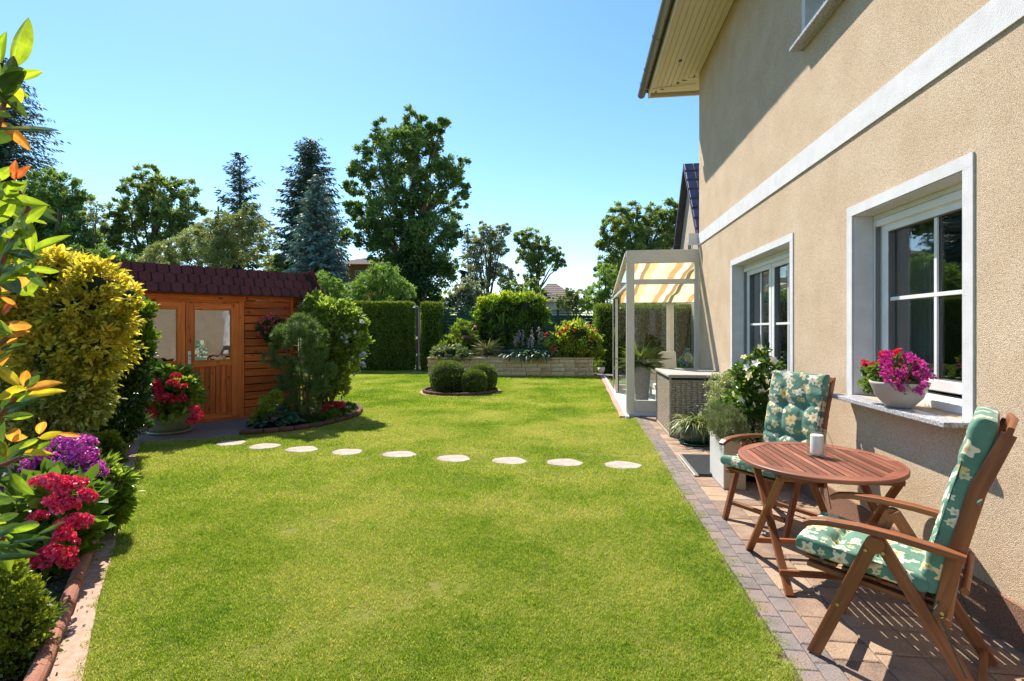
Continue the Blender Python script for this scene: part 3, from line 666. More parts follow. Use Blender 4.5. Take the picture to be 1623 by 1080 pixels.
foliage('foliage', t, [(1.58, 5.8, .72, .19), (1.58, 5.95, .92, .16), (1.70, 5.85, .98, .16), (1.6, 5.85, .5, .17)], 9000, 170, .028, .5, M['gyp'], out=.5, up=.3, inner=.3)
t = thing('mandevilla', 'white flowering climber on a thin black trellis stick beside the patio door', 'climbing plant', (1.74, 5.45, GZ))
MB().lathe([(0, 0), (.13, 0), (.165, .30), (.15, .30), (.14, .27), (0, .26)], (1.74, 5.42, GZ), 20).ob('pot', plain('black_pot', (.02, .02, .022), .5), t, smooth=True)
M['mand'] = leafmat('glossy_green_leaf', [(.035, .085, .015), (.08, .16, .025), (.18, .26, .04)], .35, rough=.3, spec=.5)
foliage('foliage', t, [(1.62, 5.42, .68, .20), (1.78, 5.4, .85, .24), (1.85, 5.42, 1.08, .19), (1.72, 5.45, 1.12, .14), (1.85, 5.4, .6, .18), (1.87, 5.45, 1.27, .08), (1.6, 5.35, .5, .14)], 4200, 260, .062, .5, M['mand'], out=.6, shape='round', inner=.3, curl=.15)
foliage('lower_foliage', t, [(1.72, 5.3, .45, .19), (1.86, 5.3, .45, .16)], 2500, 90, .03, .5, M['gyp'], out=.6)
for k, (a_, b_) in enumerate([((1.70, 5.4, .3), (1.78, 5.4, 1.35)), ((1.80, 5.4, .3), (1.93, 5.45, 1.42)), ((1.86, 5.4, .3), (1.84, 5.45, 1.5))]): MB().tube([a_, b_], .005, 5).ob('stick', M['dark_gap'], t)
M['whitepetal'] = leafmat('white_petal', [(.78, .74, .70), (.84, .82, .80)], .3, tint=1)
def flowermesh(name, mat, petals=5, r=.04, asp=.7, cup=.35):
    a = np.arange(petals)*2*math.pi/petals; A = np.stack([np.cos(a), np.sin(a), np.full(petals, cup)], 1)
    return leafmesh(name, np.zeros((petals, 3)), A, r, asp, mat, RNG.random(petals), 'round', flat=1.0, curl=.2)
wf_ = flowermesh('flower', M['whitepetal'], 5, .042)
for x, y, z in [(1.62, 5.25, 1.28), (1.76, 5.22, 1.38), (1.66, 5.2, 1.10), (1.72, 5.2, 1.02), (1.80, 5.15, 1.05), (1.83, 5.14, .98), (1.76, 5.16, .95), (1.86, 5.16, .90), (1.69, 5.18, .82), (1.58, 5.2, .86), (1.90, 5.2, 1.12), (1.64, 5.22, 1.18), (1.73, 5.24, 1.22), (1.5, 5.2, .92), (1.88, 5.2, 1.25)]:
    link('flower', wf_, t, (x, y, z), (random.uniform(.6, 1.5), random.uniform(-.5, .5), random.uniform(0, 6)), (random.uniform(.8, 1.3),)*3)

# ================================================================== flower bowl on the window sill
SZ = 1.054
t = thing('flower_bowl', 'white bowl of magenta and red flowers on the granite window sill', 'flower bowl', (2.03, 3.52, SZ))
MB().lathe([(0, 0), (.055, 0), (.075, .01), (.125, .07), (.155, .15), (.16, .165), (.148, .165), (.115, .09), (0, .05)], (2.03, 3.52, SZ), 32, wob=None).ob('bowl', surf('pale_grey_ceramic', [(.38, .34, .31), (.46, .42, .385)], 6, .35, .05), t, smooth=True)
M['magenta'] = leafmat('magenta_petal', [(.38, .015, .22), (.52, .03, .36), (.60, .08, .45)], .35, tint=1)
M['redpetal'] = leafmat('red_petal', [(.55, .01, .03), (.70, .03, .07), (.78, .08, .14)], .35, tint=1)
M['bedleaf'] = leafmat('bedding_leaf', [(.06, .12, .02), (.13, .21, .035), (.24, .30, .08)], .35)
foliage('leaves', t, [(2.02, 3.62, SZ+.21, .10), (2.0, 3.70, SZ+.17, .10), (2.02, 3.64, SZ+.26, .06), (2.02, 3.46, SZ+.2, .10), (2.03, 3.52, SZ+.19, .10)], 3400, 150, .026, .7, M['bedleaf'], out=.6, shape='round', inner=.2)
foliage('magenta_flowers', t, [(2.02, 3.43, SZ+.22, .11), (2.02, 3.50, SZ+.245, .10), (2.0, 3.37, SZ+.18, .07)], 2200, 130, .017, .9, M['magenta'], out=.9, inner=.75, spread=.2)
foliage('red_flowers', t, [(1.99, 3.60, SZ+.315, .032), (1.95, 3.70, SZ+.27, .026), (2.0, 3.51, SZ+.345, .026), (1.94, 3.64, SZ+.25, .022)], 420, 14, .022, .9, M['redpetal'], out=.8, inner=.4)
# ================================================================== garden furniture
teak = wood('oiled_hardwood', [(.11, .034, .013), (.225, .074, .025), (.32, .12, .044)], .45, .4, False)
teaktop = wood('weathered_hardwood_top', [(.10, .034, .022), (.20, .07, .042), (.32, .135, .085)], .45, .4, False, var=(.6, 1.35))
brass = metalmat('brass_screw', (.6, .48, .25), .35)
def floral():
    m, n, l, b = newmat('green_floral_cloth')
    uv = n.new('ShaderNodeUVMap'); oi = n.new('ShaderNodeObjectInfo')
    wn = n.new('ShaderNodeTexNoise'); wn.inputs['Scale'].default_value = 22; l.new(uv.outputs[0], wn.inputs['Vector'])
    sv_ = n.new('ShaderNodeVectorMath'); sv_.operation = 'SUBTRACT'; sv_.inputs[1].default_value = (.5, .5, .5); l.new(wn.outputs['Color'], sv_.inputs[0])
    sc = n.new('ShaderNodeVectorMath'); sc.operation = 'MULTIPLY_ADD'; sc.inputs[1].default_value = (.022,)*3; l.new(sv_.outputs[0], sc.inputs[0]); l.new(uv.outputs[0], sc.inputs[2])
    base = ramp(n, [(.065, .16, .11), (.105, .225, .155)], [.3, .7]); n3 = n.new('ShaderNodeTexNoise'); n3.inputs['Scale'].default_value = 9; l.new(uv.outputs[0], n3.inputs['Vector']); l.new(n3.outputs['Fac'], base.inputs[0])
    col = base.outputs[0]
    for scale, thr, cols, k, keep in ((9.5, .33, [(.62, .42, .13), (.72, .66, .50), (.75, .55, .25)], 5, .62), (19, .36, [(.30, .33, .12), (.55, .50, .28), (.72, .68, .55)], 6, .55), (6.2, .29, [(.80, .76, .64), (.70, .48, .18), (.78, .70, .52)], 7, .75)):
        vo = n.new('ShaderNodeTexVoronoi'); vo.voronoi_dimensions = '2D'; vo.inputs['Scale'].default_value = scale; l.new(sc.outputs[0], vo.inputs['Vector'])
        mul = n.new('ShaderNodeVectorMath'); mul.operation = 'SCALE'; mul.inputs['Scale'].default_value = 1/1
        sub = n.new('ShaderNodeVectorMath'); sub.operation = 'SUBTRACT'; l.new(sc.outputs[0], sub.inputs[0]); l.new(vo.outputs['Position'], sub.inputs[1])
        sx_ = n.new('ShaderNodeSeparateXYZ'); l.new(sub.outputs[0], sx_.inputs[0])
        at2 = n.new('ShaderNodeMath'); at2.operation = 'ARCTAN2'; l.new(sx_.outputs[1], at2.inputs[0]); l.new(sx_.outputs[0], at2.inputs[1])
        sc2 = n.new('ShaderNodeSeparateColor'); l.new(vo.outputs['Color'], sc2.inputs[0])
        ph = n.new('ShaderNodeMath'); ph.operation = 'MULTIPLY_ADD'; ph.inputs[1].default_value = k; l.new(at2.outputs[0], ph.inputs[0])
        p6 = n.new('ShaderNodeMath'); p6.operation = 'MULTIPLY'; p6.inputs[1].default_value = 6.28; l.new(sc2.outputs[0], p6.inputs[0]); l.new(p6.outputs[0], ph.inputs[2])
        co = n.new('ShaderNodeMath'); co.operation = 'COSINE'; l.new(ph.outputs[0], co.inputs[0])
        rad = n.new('ShaderNodeMath'); rad.operation = 'MULTIPLY_ADD'; rad.inputs[1].default_value = thr*.20; rad.inputs[2].default_value = thr*.80; l.new(co.outputs[0], rad.inputs[0])
        lt = n.new('ShaderNodeMath'); lt.operation = 'LESS_THAN'; l.new(vo.outputs['Distance'], lt.inputs[0]); l.new(rad.outputs[0], lt.inputs[1])
        kp = n.new('ShaderNodeMath'); kp.operation = 'LESS_THAN'; kp.inputs[1].default_value = keep; l.new(sc2.outputs[1], kp.inputs[0])
        mk = n.new('ShaderNodeMath'); mk.operation = 'MULTIPLY'; l.new(lt.outputs[0], mk.inputs[0]); l.new(kp.outputs[0], mk.inputs[1])
        rc = ramp(n, cols, [0, .5, 1]); l.new(sc2.outputs[2], rc.inputs[0])
        # petals darken towards the flower's heart, a printed detail
        dd = n.new('ShaderNodeMath'); dd.operation = 'DIVIDE'; l.new(vo.outputs['Distance'], dd.inputs[0]); dd.inputs[1].default_value = thr
        rh = ramp(n, [(.55, .36, .2), (1, 1, 1)], [.05, .4]); l.new(dd.outputs[0], rh.inputs[0])
        mm = n.new('ShaderNodeMix'); mm.data_type = 'RGBA'; mm.blend_type = 'MULTIPLY'; mm.inputs[0].default_value = 1; l.new(rc.outputs[0], mm.inputs[6]); l.new(rh.outputs[0], mm.inputs[7])
        mx = n.new('ShaderNodeMix'); mx.data_type = 'RGBA'; l.new(mk.outputs[0], mx.inputs[0]); l.new(col, mx.inputs[6]); l.new(mm.outputs[2], mx.inputs[7]); col = mx.outputs[2]
    l.new(col, b.inputs['Base Color']); b.inputs['Roughness'].default_value = .85; b.inputs['Sheen Weight'].default_value = .15
    nz = n.new('ShaderNodeTexNoise'); nz.inputs['Scale'].default_value = 35; nz.inputs['Detail'].default_value = 3; l.new(uv.outputs[0], nz.inputs['Vector'])
    bp = n.new('ShaderNodeBump'); bp.inputs['Strength'].default_value = .35; bp.inputs['Distance'].default_value = .008; l.new(nz.outputs['Fac'], bp.inputs['Height']); l.new(bp.outputs[0], b.inputs['Normal'])
    return m
M['floral'] = floral()
pipem = plain('dark_green_piping', (.03, .08, .055), .7)
def cushion(name, parent, W_, L_, T_, Mx, tufts, folds=0.0, uvo=0.0):
    """a stuffed cushion: u across, v along; top is +z of Mx"""
    nu, nv = 34, 46; V = []; F = []; U = []
    def prof(s_): return max(0.0, 1-abs(s_)**26)**.30
    def top(u, v):
        h = T_*.5*prof(2*u/W_)*prof(2*v/L_)*(1+.18*math.cos(math.pi*u/W_)*math.cos(math.pi*v/L_))
        for tu, tv in tufts:
            du, dv = u-tu, v-tv; d = math.hypot(du, dv)
            h -= T_*.62*math.exp(-(d/.036)**2)
            h -= T_*.30*math.exp(-(dv/.018)**2)*math.exp(-(du/.16)**2)*(1-math.exp(-(d/.04)**2))
            h -= T_*.24*math.exp(-(du/.016)**2)*math.exp(-(dv/.12)**2)*(1-math.exp(-(d/.04)**2))
        if folds: h += folds*math.sin(v*58+u*9)*math.exp(-((abs(u)-W_*.36)/.06)**2)*.5
        return h
    for side in (1, -1):
        for j in range(nv+1):
            for i in range(nu+1):
                su = -1+2*i/nu; sv2 = -1+2*j/nv
                u = W_/2*math.copysign(abs(math.sin(su*math.pi/2)), su)*.999; v = L_/2*math.copysign(abs(math.sin(sv2*math.pi/2)), sv2)*.999
                # rounded corners
                z = top(u, v) if side > 0 else -T_*.5*prof(2*u/W_)*prof(2*v/L_)
                V.append(Mx @ Vector((u, v, z+T_*.5)))
                U.append((u+uvo+z*.9*math.copysign(1, u)*(1 if abs(su) > .8 else 0), v+uvo*1.7+z*.9*math.copysign(1, v)*(1 if abs(sv2) > .8 else 0)))
    st = (nu+1)*(nv+1); b = MB(); b.v = V
    for s_ in (0, 1):
        for j in range(nv):
            for i in range(nu):
                a = s_*st+j*(nu+1)+i; q = [a, a+1, a+nu+2, a+nu+1]
                q = q if s_ == 0 else q[::-1]
                b.face(q, [U[k] for k in q])
    def ring():
        r = [j0*(nu+1)+i0 for i0, j0 in [(i, 0) for i in range(nu)]+[(nu, j) for j in range(nv)]+[(i, nv) for i in range(nu, 0, -1)]+[(0, j) for j in range(nv, 0, -1)]]
        return r
    rg = ring()
    for k in range(len(rg)):
        a, c = rg[k], rg[(k+1) % len(rg)]; q = [a, a+st, c+st, c]; b.face(q, [U[x] for x in q])
    o = b.ob(name, M['floral'], parent, smooth=True)
    # piping round the upper and lower edge
    for zz in (.93, .10):
        pth = []
        for k in range(0, 65):
            a = 2*math.pi*k/64; e_ = 7
            cu = math.copysign(abs(math.cos(a))**(2/e_), math.cos(a)); cv = math.copysign(abs(math.sin(a))**(2/e_), math.sin(a))
            pth.append(Mx @ Vector((W_/2*.975*cu, L_/2*.975*cv, T_*(.5+(zz-.5)*.80))))
        MB().tube(pth, .0035, 5, cap=False).ob('piping', pipem, o)
    return o
def rounded_bar(b, path, w, t_, seg=10, up=Vector((0, 0, 1))):
    """flat board swept along a path, rounded section"""
    path = [Vector(p) for p in path]; n = len(path); base = len(b.v); acc = 0
    sec = []
    for k in range(12):
        a = 2*math.pi*k/12; sec.append((math.copysign(abs(math.cos(a))**.35, math.cos(a))*w/2, math.copysign(abs(math.sin(a))**.35, math.sin(a))*t_/2))
    for i, p in enumerate(path):
        d = (path[min(i+1, n-1)]-path[max(i-1, 0)]).normalized(); x = up.cross(d).normalized(); y = d.cross(x)
        s_ = .82 if i in (0, n-1) else 1
        for sx_, sy_ in sec: b.v.append(p+x*sx_*s_+y*sy_*s_)
    for i in range(n-1):
        L = (path[i+1]-path[i]).length
        for k in range(12):
            k2 = (k+1) % 12; b.face([base+i*12+k, base+i*12+k2, base+(i+1)*12+k2, base+(i+1)*12+k], [(k*.012, acc), (k*.012+.012, acc), (k*.012+.012, acc+L), (k*.012, acc+L)])
        acc += L
    b.face([base+k for k in range(12)][::-1], [(0, 0)]*12); b.face([base+(n-1)*12+k for k in range(12)], [(0, 0)]*12)
    return b
def make_chair(label, loc, rz, seed):
    global LOCAL
    random.seed(seed)
    t = thing('folding_garden_chair', label, 'chair', (*loc, GZ), rz, 'folding wooden garden chairs round the table')
    LOCAL = True
    G0 = -0.0
    for s in (1, -1):
        y = .25*s
        b = MB(); b.bar((0, y, 0), (-.225, y, .575), .055, .024, (0, 1, 0)); b.ob('front_leg', teak, t, bevel=.004)
        b = MB(); b.bar((-.60, y-.026*s, 0), (-.245, y-.026*s, .60), .052, .024, (0, 1, 0)); b.ob('rear_leg', teak, t, bevel=.004)
        # rounded knee that joins the two legs under the armrest
        k = MB(); pts = [(-.236+.047*math.cos(a)*1.0, y-.013*s, .568+.036*math.sin(a)) for a in [math.pi*i/8 for i in range(9)]]
        k.tube([(-.236, y-.027*s, .578), (-.236, y+.0135*s, .578)], .036, 20); k.ob('knee_joint', teak, t, bevel=.003)
        a_ = MB(); rounded_bar(a_, [(.035, y+.006*s, .602), (.0, y+.006*s, .622), (-.06, y+.006*s, .634), (-.18, y+.004*s, .64), (-.32, y+.002*s, .635), (-.45, y, .622), (-.535, y, .612)], .058, .030); a_.ob('armrest', teak, t)
        MB().bar((.035, y-.055*s, .40), (-.475, y-.055*s, .355), .024, .046, (0, 1, 0)).ob('seat_rail', teak, t, bevel=.003)
        bp_ = MB(); rounded_bar(bp_, [(-.445, y-.03*s, .315), (-.50, y-.03*s, .60), (-.565, y-.03*s, .88), (-.655, y-.03*s, 1.115)], .058, .026, up=Vector((0, 1, 0))); bp_.ob('back_post', teak, t)
        for sx_, sz_ in ((-.205, .548), (-.268, .553), (-.525, .612), (-.1, .27), (-.462, .37)):
            bb = MB(); bb.tube([(sx_, y+.012*s, sz_), (sx_, y+.0155*s, sz_)], .007, 10); bb.ob('screw', brass, t)
    for x, z in ((-.575, .05), (-.055, .13)): MB().bar((x, -.22, z), (x, .22, z), .03, .03).ob('rear_crossbar', teak, t, bevel=.003)
    MB().tube([(-.47, -.27, .335), (-.47, .27, .335)], .021, 12).ob('round_crossbar', teak, t)
    MB().tube([(-.53, -.235, .475), (-.53, .235, .475)], .014, 12).ob('round_crossbar', teak, t)
    for k in range(7):
        x = .02-.075*k; MB().box((x, 0, .425-.088*(.02-x)*.9), (.055, .40, .014)).ob('seat_slat', teak, t, bevel=.002)
    for k in range(5):
        y = -.15+.075*k; sl = MB(); rounded_bar(sl, [(-.455, y, .37), (-.50, y, .60), (-.565, y, .88), (-.645, y, 1.08)], .045, .012); sl.ob('back_slat', teak, t)
    tr_ = MB(); rounded_bar(tr_, [(-.655, -.235, 1.12), (-.665, 0, 1.125), (-.655, .235, 1.12)], .026, .06, up=Vector((-.3, 0, 1))); tr_.ob('top_rail', teak, t)
    # cushions: seat and tall back, tied to the frame
    Ms = Matrix.Translation((-.165, 0, .432)) @ Matrix.Rotation(R(-5), 4, 'Y') @ Matrix.Rotation(R(90), 4, 'Z')
    cushion('seat_cushion', t, .46, .50, .078, Ms, [(-.09, .06), (.09, .06), (-.09, -.10), (.09, -.10)], uvo=seed*.37)
    ang = math.atan2(.185, .76)
    ax_v = Vector((-math.sin(ang), 0, math.cos(ang))); ax_n = Vector((math.cos(ang), 0, math.sin(ang))); ax_u = ax_v.cross(ax_n)
    Mb = Matrix.Translation(Vector((-.405, 0, .44))+ax_v*.37+ax_n*(-.055)) @ Matrix((ax_u, ax_v, ax_n)).transposed().to_4x4()
    cushion('back_cushion', t, .45, .76, .085, Mb, [(-.085, .12), (.085, .12), (-.085, -.13), (.085, -.13)], folds=.010, uvo=seed*.61+2)
    st = MB().box(Mb @ Vector((0, .06, -.012)), (.012, .47, .028), Mb.to_3x3() @ Matrix.Rotation(R(90), 3, 'Z').to_3x3() if False else Matrix.Rotation(-ang, 3, 'Y')); st.ob('strap', M['floral'], t)
    for s in (1, -1):
        MB().tube([(-.42, .2*s, .42), (-.45, .235*s, .40), (-.43, .29*s, .37), (-.46, .285*s, .36), (-.50, .28*s, .24), (-.535, .275*s, .15)], .003, 5).ob('tie_cord', pipem, t)
    LOCAL = False
    return t
make_chair('near folding chair with its back turned to the wall and its side to us', (1.24, 2.73), math.atan2(.6, -.8), 3)
make_chair('far folding chair beyond the table, floral cushion facing us', (1.31, 4.03), math.atan2(-.59, -.81), 8)

# table ---------------------------------------------------------
TX, TY, TZ, TR = 1.486, 3.385, .745, .472
t = thing('round_table', 'round slatted hardwood folding table between the two chairs', 'table', (TX, TY, GZ))
def radius(a): return TR*(1+.035*math.cos(2*(a-1.1)))
oct_ = [(TX+.42*math.cos(R(22.5+45*k))*1.0, TY+.42*math.sin(R(22.5+45*k))) for k in range(8)]
def oct_r(a):
    k = ((a-R(22.5)) % R(45))-R(22.5); return .42*math.cos(R(22.5))/math.cos(k)
rim = MB(); NS = 96
for i in range(NS):
    a = 2*math.pi*i/NS; ro = radius(a); ri = oct_r(a)
    for rr_, zz_ in ((ri, TZ), (ri, TZ-.022), (ro, TZ-.022), (ro, TZ-.004), (ro-.004, TZ)):
        rim.v.append(Vector((TX+math.cos(a)*rr_, TY+math.sin(a)*rr_, zz_)))
for i in range(NS):
    j = (i+1) % NS; L0, L1 = i/NS*3, (i+1)/NS*3
    for k in range(5):
        k2 = (k+1) % 5; rim.face([i*5+k, i*5+k2, j*5+k2, j*5+k], [(k*.02, L0), (k2*.02 if k2 else .1, L0), (k2*.02 if k2 else .1, L1), (k*.02, L1)])
rim.ob('rim', teaktop, t)
ns = 17; sw = .776/ns
for k in range(ns):
    x0 = -.388+sw*k+.0045; x1 = x0+sw-.009
    def half(x):
        A = .42*math.cos(R(22.5)); x = abs(x); bnd = A if x <= A*math.tan(R(22.5)) else A*math.sqrt(2)-x
        return bnd-.003
    h0, h1 = half(x0), half(x1); hm = min(A_ for A_ in (h0, h1))
    MB().prism([(TX+x0, TY-h0), (TX+x1, TY-h1), (TX+x1, TY+h1), (TX+x0, TY+h0)], TZ-.013, TZ-.001-.0015*random.random()).ob('slat', teaktop, t)
for yy in (3.10, 3.66):
    MB().box((TX, yy, .695), (.66, .022, .045)).ob('rail', teak, t, bevel=.003)
for yy in (3.22, 3.55): MB().box((TX, yy, .713), (.70, .05, .02)).ob('batten', teak, t)
for xx in (1.165, 1.80):
    MB().bar((xx, 3.66, GZ), (xx, 3.10, .70), .022, .045, (1, 0, 0)).ob('leg', teak, t, bevel=.004)
    MB().bar((xx+.026, 3.05, GZ), (xx+.026, 3.66, .70), .022, .045, (1, 0, 0)).ob('leg', teak, t, bevel=.004)
MB().bar((1.165, 3.60, .13), (1.80, 3.60, .13), .022, .035).ob('stretcher', teak, t, bevel=.003)
MB().bar((1.165, 3.13, .13), (1.80, 3.13, .13), .022, .035).ob('stretcher', teak, t, bevel=.003)

# glass lantern and candle
CXY = (1.505, 3.44)
t = thing('glass_lantern', 'clear glass jug lantern with a looped handle on the table', 'lantern', (*CXY, TZ))
MB().lathe([(.0, .004), (.050, .004), (.054, .012), (.054, .05), (.050, .12), (.044, .165), (.046, .172), (.043, .172), (.041, .165), (.047, .12), (.050, .05), (.050, .014), (0, .012)], (*CXY, TZ), 28).ob('vessel', glassmat('lantern_glass', (.97, .98, .97), .05), t, smooth=True)
MB().tube([(CXY[0]+.043, CXY[1], TZ+.165), (CXY[0]+.062, CXY[1]-.01, TZ+.15), (CXY[0]+.085, CXY[1]-.012, TZ+.085), (CXY[0]+.093, CXY[1]-.012, TZ+.05), (CXY[0]+.052, CXY[1], TZ+.045)], .004, 8).ob('handle', glassmat('handle_glass', (.9, .92, .9), .15), t, smooth=True)
c_ = MB().lathe([(0, 0), (.037, 0), (.038, .01), (.038, .118), (.034, .124), (.012, .118), (0, .116)], (*CXY, TZ+.013), 28).ob('candle', surf('white_wax', [(.80, .77, .72), (.84, .81, .77)], 5, .5, .02), None, smooth=True)
tag(c_, 'white pillar candle standing inside the glass lantern', 'candle')
MB().tube([(CXY[0], CXY[1], TZ+.125), (CXY[0]+.002, CXY[1], TZ+.14)], .0015, 5).ob('wick', M['dark_gap'], c_)
# ================================================================== garden shed (own frame: x along the front from left to right, -y in front of it)
LOCAL = True
shw = wood('orange_stained_pine', [(.42, .08, .015), (.66, .14, .025), (.78, .21, .045)], .5, .3, True, var=(.68, 1.25))
shw2 = wood('orange_stained_trim', [(.48, .10, .018), (.70, .165, .03), (.82, .24, .05)], .5, .3, True)
SH_ANG = math.atan2(1.88, 1.69)
shed = thing('garden_shed', 'orange stained log shed with a dark red shingled roof edge', 'shed', (-6.86, 6.91, 0), SH_ANG)
def sb(n, c, s, m=shw, bevel=.005, parent=None): return MB().box(c, s).ob(n, m, parent or shed, bevel=bevel)
SD = 2.3
# wall planks, double bevelled, stacked
pz = .06; PH = .1335
for k in range(16):
    z = pz+PH*(k+.5)
    sb('plank', (2.073, .012, z), (.905, .036, PH-.013), bevel=.011)
    sb('plank', (.09, .012, z), (.20, .036, PH-.005), bevel=.009)
    sb('plank', (2.40, SD/2+.1, z+.03), (.036, SD, PH-.005), bevel=.009)
sb('back_wall', (1.25, SD, 1.1), (2.4, .04, 2.1)); sb('side_wall', (.03, SD/2, 1.1), (.04, SD, 2.1))
for k in range(16):
    z = pz+PH*(k+.5)
    sb('log_end', (2.485, .012, z), (.085, .036, PH-.005), bevel=.009)
    sb('log_end', (2.40, -.045, z+.03), (.036, .07, PH-.005), bevel=.009)
sb('sill_beam', (1.25, .01, .035), (2.5, .05, .06))
sb('lintel', (.83, -.022, 2.085), (1.62, .034, .085), shw2)
sb('top_plate', (1.3, .012, 2.22), (2.45, .036, .16)); sb('head_board', (.83, .012, 2.065), (1.62, .03, .19))
# door frame and the two leaves
sb('door_frame', (1.568, -.018, 1.03), (.088, .03, 2.02), shw2); sb('door_frame', (.155, -.018, 1.03), (.05, .03, 2.02), shw2)
for x0, x1, mir in ((.18, .742, 0), (.748, 1.524, 1)):
    d = thing('door', None, None, ((x0+x1)/2, -.02, .06)); d.parent = shed
    d['label'] = 'right door leaf with handle and clear window' if mir else 'left door leaf half hidden by the shrubs'
    def db(n, c, s, m=shw2, bv=.004): return MB().box((c[0]-(x0+x1)/2, c[1]+.02, c[2]-.06), s).ob(n, m, d, bevel=bv)
    a, c = x0+.055, x1-.055
    if mir: a, c = .862, 1.414
    else: a, c = .235, .636
    db('stile', ((x0+a)/2, -.02, 1.035), (a-x0, .034, 1.94)); db('stile', ((c+x1)/2, -.02, 1.035), (x1-c, .034, 1.94))
    db('rail', ((a+c)/2, -.02, 1.945), (c-a, .034, .105)); db('rail', ((a+c)/2, -.02, .985), (c-a, .034, .09)); db('rail', ((a+c)/2, -.02, .10), (c-a, .034, .09))
    n_ = 7 if mir else 5; w_ = (c-a)/n_
    for k in range(n_): db('board', (a+w_*(k+.5), -.012, .545), (w_-.006, .016, .80), shw)
    db('backing', ((a+c)/2, .004, .545), (c-a, .004, .82), M['dark_gap'], 0)
    bd = MB(); fr_ = .016
    for cc, ss in ((((a+c)/2, 1.885), (c-a, fr_)), (((a+c)/2, 1.038), (c-a, fr_)), ((a+.008, 1.46), (fr_, .84)), ((c-.008, 1.46), (fr_, .84))):
        bd.box((cc[0]-(x0+x1)/2, -.012, cc[1]-.06), (ss[0], .022, ss[1]))
    bd.ob('bead', shw2, d)
    db('pane', ((a+c)/2, -.012, 1.46), (c-a-.02, .005, .84), glassmat('dark_reflecting_glass', (.25, .26, .25), .30), 0)
hd = MB().box((.80, -.042, 1.095), (.042, .008, .21)).ob('handle_plate', surf('ivory_plate', [(.80, .76, .62), (.84, .80, .68)], 5, .4, 0), shed, bevel=.002)
MB().tube([(.80, -.045, 1.13), (.80, -.085, 1.13), (.83, -.09, 1.13), (.90, -.088, 1.125)], .008, 8).ob('door_handle', M['gutter'], shed, smooth=True)
MB().tube([(.80, -.047, 1.07), (.80, -.05, 1.07)], .008, 8).ob('keyhole', M['dark_gap'], shed)
sb('interior', (1.2, 1.15, .9), (2.0, .04, 1.7), plain('dark_inside', (.05, .03, .02), .9), 0)
# roof: flat deck with a sloping skirt of beaver-tail felt shingles on the front and right side
felt = surf('dark_red_felt', [(.12, .034, .03), (.17, .048, .042), (.21, .065, .056)], 30, .95, .9, 160, 'pos', .15, per_obj=.35, speck=(260, .6))
ZB, ZT = 2.15, 2.60; YB, YT = -.28, .05; XL, XR = -.55, 2.955; XRT = 2.72
deck = MB(); deck.prism([(-.45, YT), (XRT, YT), (XRT, SD+.1), (-.45, SD+.1)], ZT-.03, ZT-.001); deck.ob('roof_deck', felt, shed)
sk = MB(); sk.v = [Vector(p) for p in [(XL, YB, ZB), (XR-.01, YB, ZB), (XRT, YT, ZT-.006), (XL+.15, YT, ZT-.006), (XR-.01, SD+.3, ZB), (XRT, SD+.1, ZT-.006)]]
for f in ([0, 1, 2, 3], [1, 4, 5, 2]): sk.face(f, [(0, 0)]*4)
sk.ob('roof_skirt', M['dark_gap'], shed)
SL = math.hypot(ZT-ZB, YT-YB); rowh = SL/3; tw = .163
tn = Vector((0, -(ZT-ZB), YT-YB)).normalized(); tu = Vector((0, YT-YB, ZT-ZB)).normalized()
def shingle_mesh(w, h):
    # rounded lower edge, straight sides
    pts = [(-w/2, h), (-w/2, h*.34)]+[(-w/2*math.cos(a), h*.34-h*.34*math.sin(a)**.8) for a in [math.pi*i/8 for i in range(1, 8)]]+[(w/2, h*.34), (w/2, h)]
    return MB().prism(pts, 0, .006).mesh('shingle', felt)
sm = shingle_mesh(tw-.018, rowh*1.12); sm_top = shingle_mesh(tw-.018, rowh*.97+.02)
Rb = Matrix(((1, 0, 0), tuple(tu), tuple(tn))).transposed()     # x across, y up the slope, z outward
for r_ in range(3):
    o0 = .0 if r_ % 2 else tw/2
    x = XL+.1+o0
    while x < XR-.1-.079*r_:
        o = link('shingle', sm_top if r_ == 2 else sm, shed); o.matrix_local = Matrix.Translation(Vector((x, YB, ZB))+tu*(rowh*r_-.02)+tn*(.004+.0055*r_)) @ Rb.to_4x4() @ Matrix.Rotation(random.uniform(-.012, .012), 4, 'Z')
        x += tw
tu2 = Vector((-(XR-XRT), 0, ZT-ZB)).normalized(); tn2 = Vector((ZT-ZB, 0, XR-XRT)).normalized(); Rb2 = Matrix((Vector((0, 1, 0)), tu2, tn2)).transposed()
for r_ in range(3):
    y = YB+.1+(tw/2 if r_ % 2 else 0)
    while y < SD+.2:
        o = link('shingle', sm_top if r_ == 2 else sm, shed); o.matrix_local = Matrix.Translation(Vector((XR, y, ZB))+tu2*(rowh*r_-.02)+tn2*(.004+.0055*r_)) @ Rb2.to_4x4()
        y += tw
hip = MB(); hip.bar((XR+.005, YB-.008, ZB-.01), (XRT+.01, YT-.005, ZT+.012), .10, .012, (0, 0, 1)); hip.ob('hip_shingle', felt, shed)
sb('eave_board', ((XL+XR)/2, YB+.035, ZB-.002), (XR-XL-.06, .02, .035), plain('dark_eave', (.10, .05, .03), .8)); sb('eave_lining', (1.25, -.12, ZB+.015), (3.2, .26, .012), shw)
for x, z in ((.62, 2.47), (1.9, 2.50), (2.52, 2.47), (1.4, 2.38)):
    link('white_scuff', MB().box((0, 0, 0), (.008, .002, .035)).mesh('white_scuff', M['pvc']), shed, (x, YB+(z-ZB)*(YT-YB)/(ZT-ZB)-.012, z), (-.6, 0, .2))
LOCAL = False

